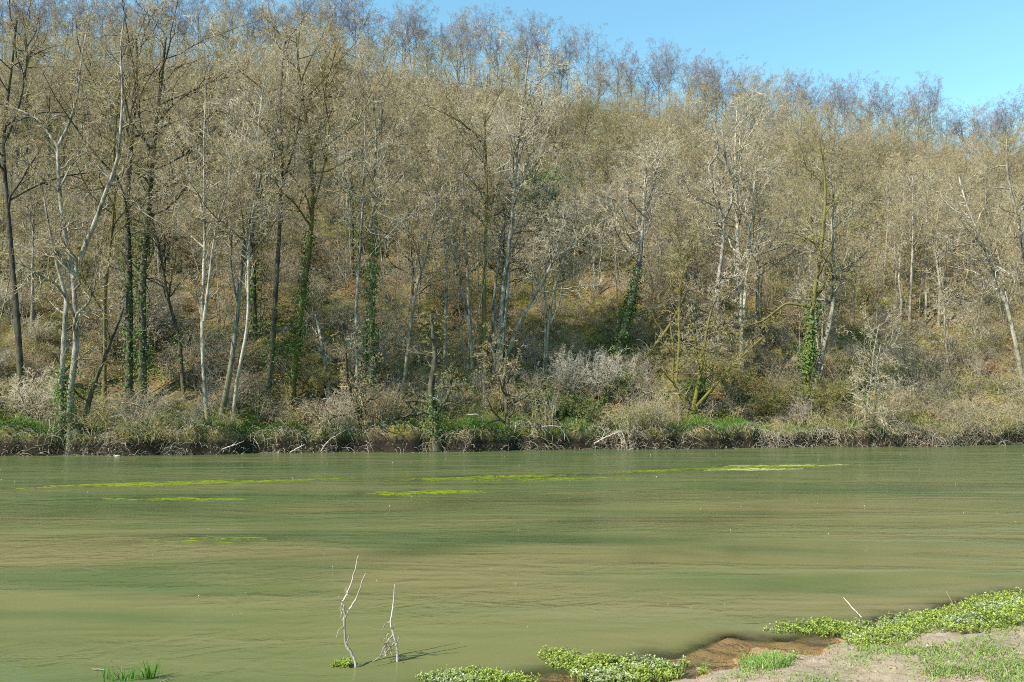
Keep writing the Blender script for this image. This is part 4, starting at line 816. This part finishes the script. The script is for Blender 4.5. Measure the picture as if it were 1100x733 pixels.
r1_, b1 = sub_branch('dead_branch', 'taller forked bleached branch standing in the shallows, left of the shorter one', (382, 717), [
    ('stem', [(382, 717), (381, 706), (375, 699), (371, 692), (370, 680), (370, 667), (371, 655), (367, 648)], 3.0, 2.4, (0, .05)),
    ('fork', [(371, 664), (375, 655), (382, 645), (387, 632), (390, 622), (393, 616)], 1.9, 1.0, (.04, -.1)),
    ('fork', [(367, 648), (373, 638), (378, 625), (382, 610), (385, 597)], 2.2, .8, (.05, .16)),
    ('twig', [(372, 691), (375, 684), (376, 679)], 1.4, .7, (.02, -.05)), ('twig', [(368, 649), (364, 642), (363, 639)], 1.3, .6, (.05, 0)),
    ('twig', [(371, 672), (364, 676), (361, 685)], .8, .5, (.03, -.03))], 3)
r2_, b2 = sub_branch('dead_branch', 'shorter bleached branch hung with flood debris, right of the taller one', (427, 711), [
    ('stem', [(427, 711), (427, 700), (426, 692), (422, 681), (419, 668), (422, 655), (423, 640), (424, 628)], 2.8, .9, (0, .05)),
    ('fork', [(422, 682), (416, 690), (411, 698), (408, 706)], 1.6, .8, (.02, -.1)), ('fork', [(424, 690), (418, 697), (413, 703), (400, 711)], 1.5, .7, (.02, -.14)),
    ('twig', [(426, 693), (428, 687), (429, 683)], 1.4, .8, (0, -.04)), ('twig', [(419, 668), (413, 671), (411, 678)], 1.3, .7, (.03, .1)), ('twig', [(422, 676), (425, 670), (425, 667)], 1.0, .6, (.03, -.05))], 4)
def debris(root, b0, px, py, n, spread, seed):
    rg_ = np.random.default_rng(seed); c = at_depth(px, py, b0[1]) - b0; P = c + rg_.normal(0, 1, (n, 3)) * spread; D_ = rg_.normal(size=(n, 3)) * [.6, .6, .4] + [0, 0, -1]
    G = Geo(); G.leaves(P, D_, rg_.normal(size=(n, 3)), rg_.uniform(.02, .06, n), rg_.uniform(.004, .012, n)); link('caught_debris', G.build('caught_debris', [M['drygrass']]), root)
debris(r1_, b1, 368, 652, 45, np.array([.012, .012, .03]), 1); debris(r2_, b2, 418, 692, 130, np.array([.035, .03, .045]), 2); debris(r1_, b1, 372, 634, 20, np.array([.01, .01, .02]), 3)

# ------------------------------------------------------------------ grass blades out in the water at the lower left
def reed_clump(px, py, n, H, spread, label, seed):
    rg_ = np.random.default_rng(seed); b0 = on_water(px, py); x = rg_.normal(0, spread, n); G = Geo()
    G.blades(np.stack([x, rg_.normal(0, spread * .5, n), np.full(n, -.06)], 1), rg_.uniform(.5, 1.1, n) * H + .05, rg_.uniform(.05, .5, n), rg_.uniform(.008, .014, n), rg_)
    o = link('reed_tuft', G.build('reed_tuft', [M['blade']])); o.location = b0; tag(o, label, 'reed tuft', 'green reed tufts in the shallows')
reed_clump(160, 729, 34, .22, .045, 'taller dark green reed tuft in the water at the lower left', 1)
reed_clump(130, 730, 42, .14, .10, 'shorter ragged reed tuft just left of the taller one', 2)
for i, (a_, c_, lb) in enumerate([((99, 719), (113, 720), 'short straw floating beside the shorter reed tuft'), ((118, 708), (124, 728), 'bleached stalk standing in the shorter reed tuft'), ((172, 733), (186, 729), 'bleached straw lying at the foot of the taller reed tuft')]):
    p, q = on_water(*a_, .01), on_water(*c_, .01)
    if i == 1: p = at_depth(*a_, q[1]); p, q = q, p
    branch_thing('straw', lb, 'straw', [p, (p + q) / 2 + [0, 0, .005], q], .005, .003, M['drygrass'], seed=i)

# ------------------------------------------------------------------ near bank plants
def in_px(poly_c, n, rg_, zf):
    """points on the ground around pixel centres (cx, cy, rx, ry)"""
    cx, cy, rx, ry = poly_c; a = rg_.uniform(0, 6.28, n); r = rg_.random(n) ** .6
    out = []
    for a_, r_ in zip(a, r):
        z = .05
        for _ in range(4):
            q = on_water(cx + rx * r_ * math.cos(a_), cy + ry * r_ * math.sin(a_), z); z = max(0., float(zf(q[0], q[1])))
        out.append(q[:2])
    out = np.array(out)
    return np.c_[out, zf(out[:, 0], out[:, 1])]
def cress(name, spots, label, seed, mats=('bright', 'palecress'), dens_=1.0, cat='water plant', mixp=.3, size=.024):
    rg_ = np.random.default_rng(seed); G = Geo(); allp = [in_px(s_[:4], int(s_[4] * dens_ * 1.5), rg_, near_z) for s_ in spots]; P = np.concatenate(allp); P[:, 2] = np.maximum(P[:, 2], -.012)
    c = P.mean(0); c[2] = 0; n = len(P); k = 7     # rosettes of leaves
    h = rg_.uniform(.02, .075, n) * (.6 + .5 * np.sin(P[:, 0] * 9 + P[:, 1] * 7)**2)
    ctr = P + np.c_[rg_.normal(0, .012, (n, 2)), h]
    st = np.stack([P, (P + ctr) / 2 + rg_.normal(0, .004, (n, 3)), ctr], 1) - c; G.tubes(st, np.full((n, 3), .0022), 3, 0)
    a = rg_.uniform(0, 6.28, (n, k)); el_ = rg_.uniform(-.1, .9, (n, k)); D_ = np.stack([np.cos(a) * np.cos(el_), np.sin(a) * np.cos(el_), np.sin(el_)], -1)
    Q = ctr[:, None] + D_ * .004 + np.array([0, 0, 1]) * rg_.uniform(-.02, .006, (n, k))[..., None]
    tone = (np.sin(P[:, 0] * 5 + 1) * np.sin(P[:, 1] * 6) + rg_.normal(0, .5, n)) > (1 - 2 * mixp); tone = np.repeat(tone, k)
    Q = Q.reshape(-1, 3) - c; D_ = D_.reshape(-1, 3); Nn = np.array([0, 0, 1.]) + rg_.normal(0, .3, Q.shape); sz = rg_.uniform(.6, 1.3, len(Q)) * size; wd = sz * rg_.uniform(.4, .7, len(Q))
    G.leaves(Q[~tone], D_[~tone], Nn[~tone], sz[~tone], wd[~tone], 0); G.leaves(Q[tone], D_[tone], Nn[tone], sz[tone], wd[tone], 1)
    o = link(name, G.build(name, [M[m] for m in mats])); o.location = c; tag(o, label, cat, 'leafy water plants along the near shore'); return o
cress('watercress_patch', [(505, 730, 58, 8, 260), (520, 735, 60, 7, 200)], 'low yellow-green cress mat in the water at the bottom, left of the mud', 1)
cress('watercress_patch', [(600, 706, 22, 7, 60), (612, 714, 24, 7, 90), (640, 712, 20, 5, 60)], 'loose cress spray reaching out into the water above the bottom clump', 2, mixp=.05)
cress('watercress_patch', [(672, 722, 58, 13, 420), (690, 726, 45, 9, 260), (640, 728, 30, 8, 100)], 'thick cress clump with whitish leaves at the bottom edge of the water', 3, mixp=.42, size=.027)
cress('watercress_patch', [(364, 716, 8, 2, 18), (374, 716, 5, 2, 12)], 'tiny green cress floating at the foot of the taller dead branch', 4, mixp=.05)
cress('watercress_patch', [(860, 677, 40, 6, 110), (905, 678, 35, 8, 160), (885, 672, 22, 4, 60)], 'thin cress growing half under water below the slanting straw', 5, mixp=.08)
cress('watercress_patch', [(945, 682, 42, 12, 420), (985, 672, 40, 12, 420), (925, 690, 18, 8, 120)], 'dense cress cushion at the shore right of the slanting straw', 6, mixp=.3)
cress('watercress_patch', [(1035, 668, 40, 14, 460), (1075, 658, 45, 18, 620), (1095, 650, 30, 12, 300)], 'tallest leafy mass at the right edge of the shore', 7, mixp=.28, size=.027)
for i, (a_, lb) in enumerate([((756, 724, 10, 3, 12), 'small cress sprig on the wet mud right of the thick whitish clump'), ((800, 722, 8, 3, 10), 'small cress sprig between the whitish clump and the grassy hump'), ((733, 715, 8, 3, 12), 'small cress sprig at the water line just above the whitish clump'), ((852, 708, 8, 3, 12), 'small cress sprig above the grassy hump on the wet mud')]):
    cress('watercress_sprig', [a_], lb, 80 + i, mixp=.2)
G = Geo(); rg = np.random.default_rng(9); Ps = []
for s_ in [(828, 712, 34, 9, 420), (835, 728, 60, 9, 480), (960, 700, 40, 6, 320), (1010, 700, 60, 14, 500), (1060, 690, 50, 16, 700), (1085, 715, 40, 18, 500), (1020, 724, 30, 7, 420), (930, 724, 40, 8, 220), (900, 712, 50, 10, 120), (985, 690, 90, 30, 600), (1070, 670, 50, 14, 500), (950, 712, 150, 22, 900), (1000, 728, 160, 16, 1100), (850, 735, 120, 12, 700), (1080, 730, 60, 20, 600)]:
    Ps.append(in_px(s_[:4], s_[4], rg, near_z))
P = np.concatenate(Ps); P = P[(P[:, 2] > .01) & (wob(P[:, 0] * 1.6, P[:, 1] * 1.9, 8) + rg.normal(0, .35, len(P)) > -.1)]; n = len(P); G.blades(P - [0, 0, .005], rg.uniform(.02, .07, n), rg.uniform(.3, 1.4, n), rg.uniform(.004, .009, n), rg, 0)
k = rg.random(n) < .35; Q = P[k]; m_ = len(Q); G.blades(Q - [0, 0, .004], rg.uniform(.02, .08, m_), rg.uniform(.5, 1.8, m_), rg.uniform(.003, .006, m_), rg, 1)
k = rg.random(n) < .6; pl = in_px((960, 712, 200, 26), 700, rg, near_z); pl = pl[pl[:, 2] > .005]; G.leaves(pl + [0, 0, .006], rg.normal(size=pl.shape) * [1, 1, .15], rg.normal(0, .3, pl.shape) + [0, 0, 1], rg.uniform(.008, .03, len(pl)), rg.uniform(.004, .014, len(pl)), 3)
Q = P[k] + rg.normal(0, .02, (k.sum(), 3)) * [1, 1, 0] + [0, 0, .012]; G.leaves(Q, rg.normal(size=Q.shape) * [1, 1, .3], rg.normal(0, .3, Q.shape) + [0, 0, 1], rg.uniform(.012, .03, len(Q)), rg.uniform(.006, .014, len(Q)), 2)
tag(link('shore_grass', G.build('shore_grass', [leafm('shore_blade', (.17, .29, .05), (.30, .42, .10), .35), M['drygrass'], M['bright'], M['litter']])), 'short sparse grass and weeds on the bare near bank', 'grass', kind='stuff')
# pebbles and bits on the mud
G = Geo(); n = 900; pt = np.concatenate([in_px((900, 712, 190, 25), n, rg, near_z), in_px((700, 722, 130, 12), 250, rg, near_z)]); n = len(pt); rad = rg.uniform(.003, .011, n) * (1 + (rg.random(n) < .04) * 1.2)
a = np.arange(6) * math.pi / 3; rv = np.stack([np.cos(a), np.sin(a), 0 * a], 1)
lv = []
for sc_, dz in ((.85, -.3), (1, .25), (.5, .7)): lv.append(pt[:, None] + rv[None] * (rad * sc_)[:, None, None] * rg.uniform(.7, 1.2, (n, 6, 1)) + np.array([0, 0, 1]) * (rad * dz)[:, None, None])
V = np.concatenate(lv, 1).reshape(-1, 3); i = np.arange(n)[:, None] * 18; qs = []
for L_ in range(2):
    for j in range(6): qs.append(i + [L_ * 6 + j, L_ * 6 + (j + 1) % 6, (L_ + 1) * 6 + (j + 1) % 6, (L_ + 1) * 6 + j])
qs += [i + [12, 13, 14, 15], i + [12, 15, 16, 17]]
G.add(V, np.concatenate(qs, 0)); tag(link('gravel', G.build('gravel', [M['mud']])), 'small grit and pebbles scattered on the near mud', 'gravel', kind='stuff')
branch_thing('straw', 'bleached stem slanting up from the cress at the shore', 'straw', [on_water(926, 664, .03), at_depth(916, 653, on_water(926, 664)[1] + .05), at_depth(906, 642, on_water(926, 664)[1] + .1)], .007, .004, M['stickpale'], seed=11)
branch_thing('straw', 'thin dry stem standing at the top of the leafy mass on the right', 'straw', [on_water(1024, 650, .08), at_depth(1020, 642, 9.6), at_depth(1016, 635, 9.65)], .004, .002, M['drygrass'], seed=12)
branch_thing('dark_stick', 'short dark stick lying on the bare mud of the near bank', 'stick', [on_water(999, 709, .27), on_water(1006, 712, .275), on_water(1013, 714, .27)], .014, .009, M['dark'], seed=13, nside=2, side_l=.2)

rg_ = np.random.default_rng(77); pt = in_px((822, 713, 30, 8), 650, rg_, near_z); cc = pt.mean(0); G = Geo()
G.blades(pt - cc, rg_.uniform(.03, .11, len(pt)), rg_.uniform(.2, 1.2, len(pt)), rg_.uniform(.005, .010, len(pt)), rg_, 0)
o = link('grass_hump', G.build('grass_hump', [bpy.data.materials['shore_blade']])); o.location = cc; tag(o, 'small fresh green grass hump between the wet brown mud and the dry mud', 'grass tuft')
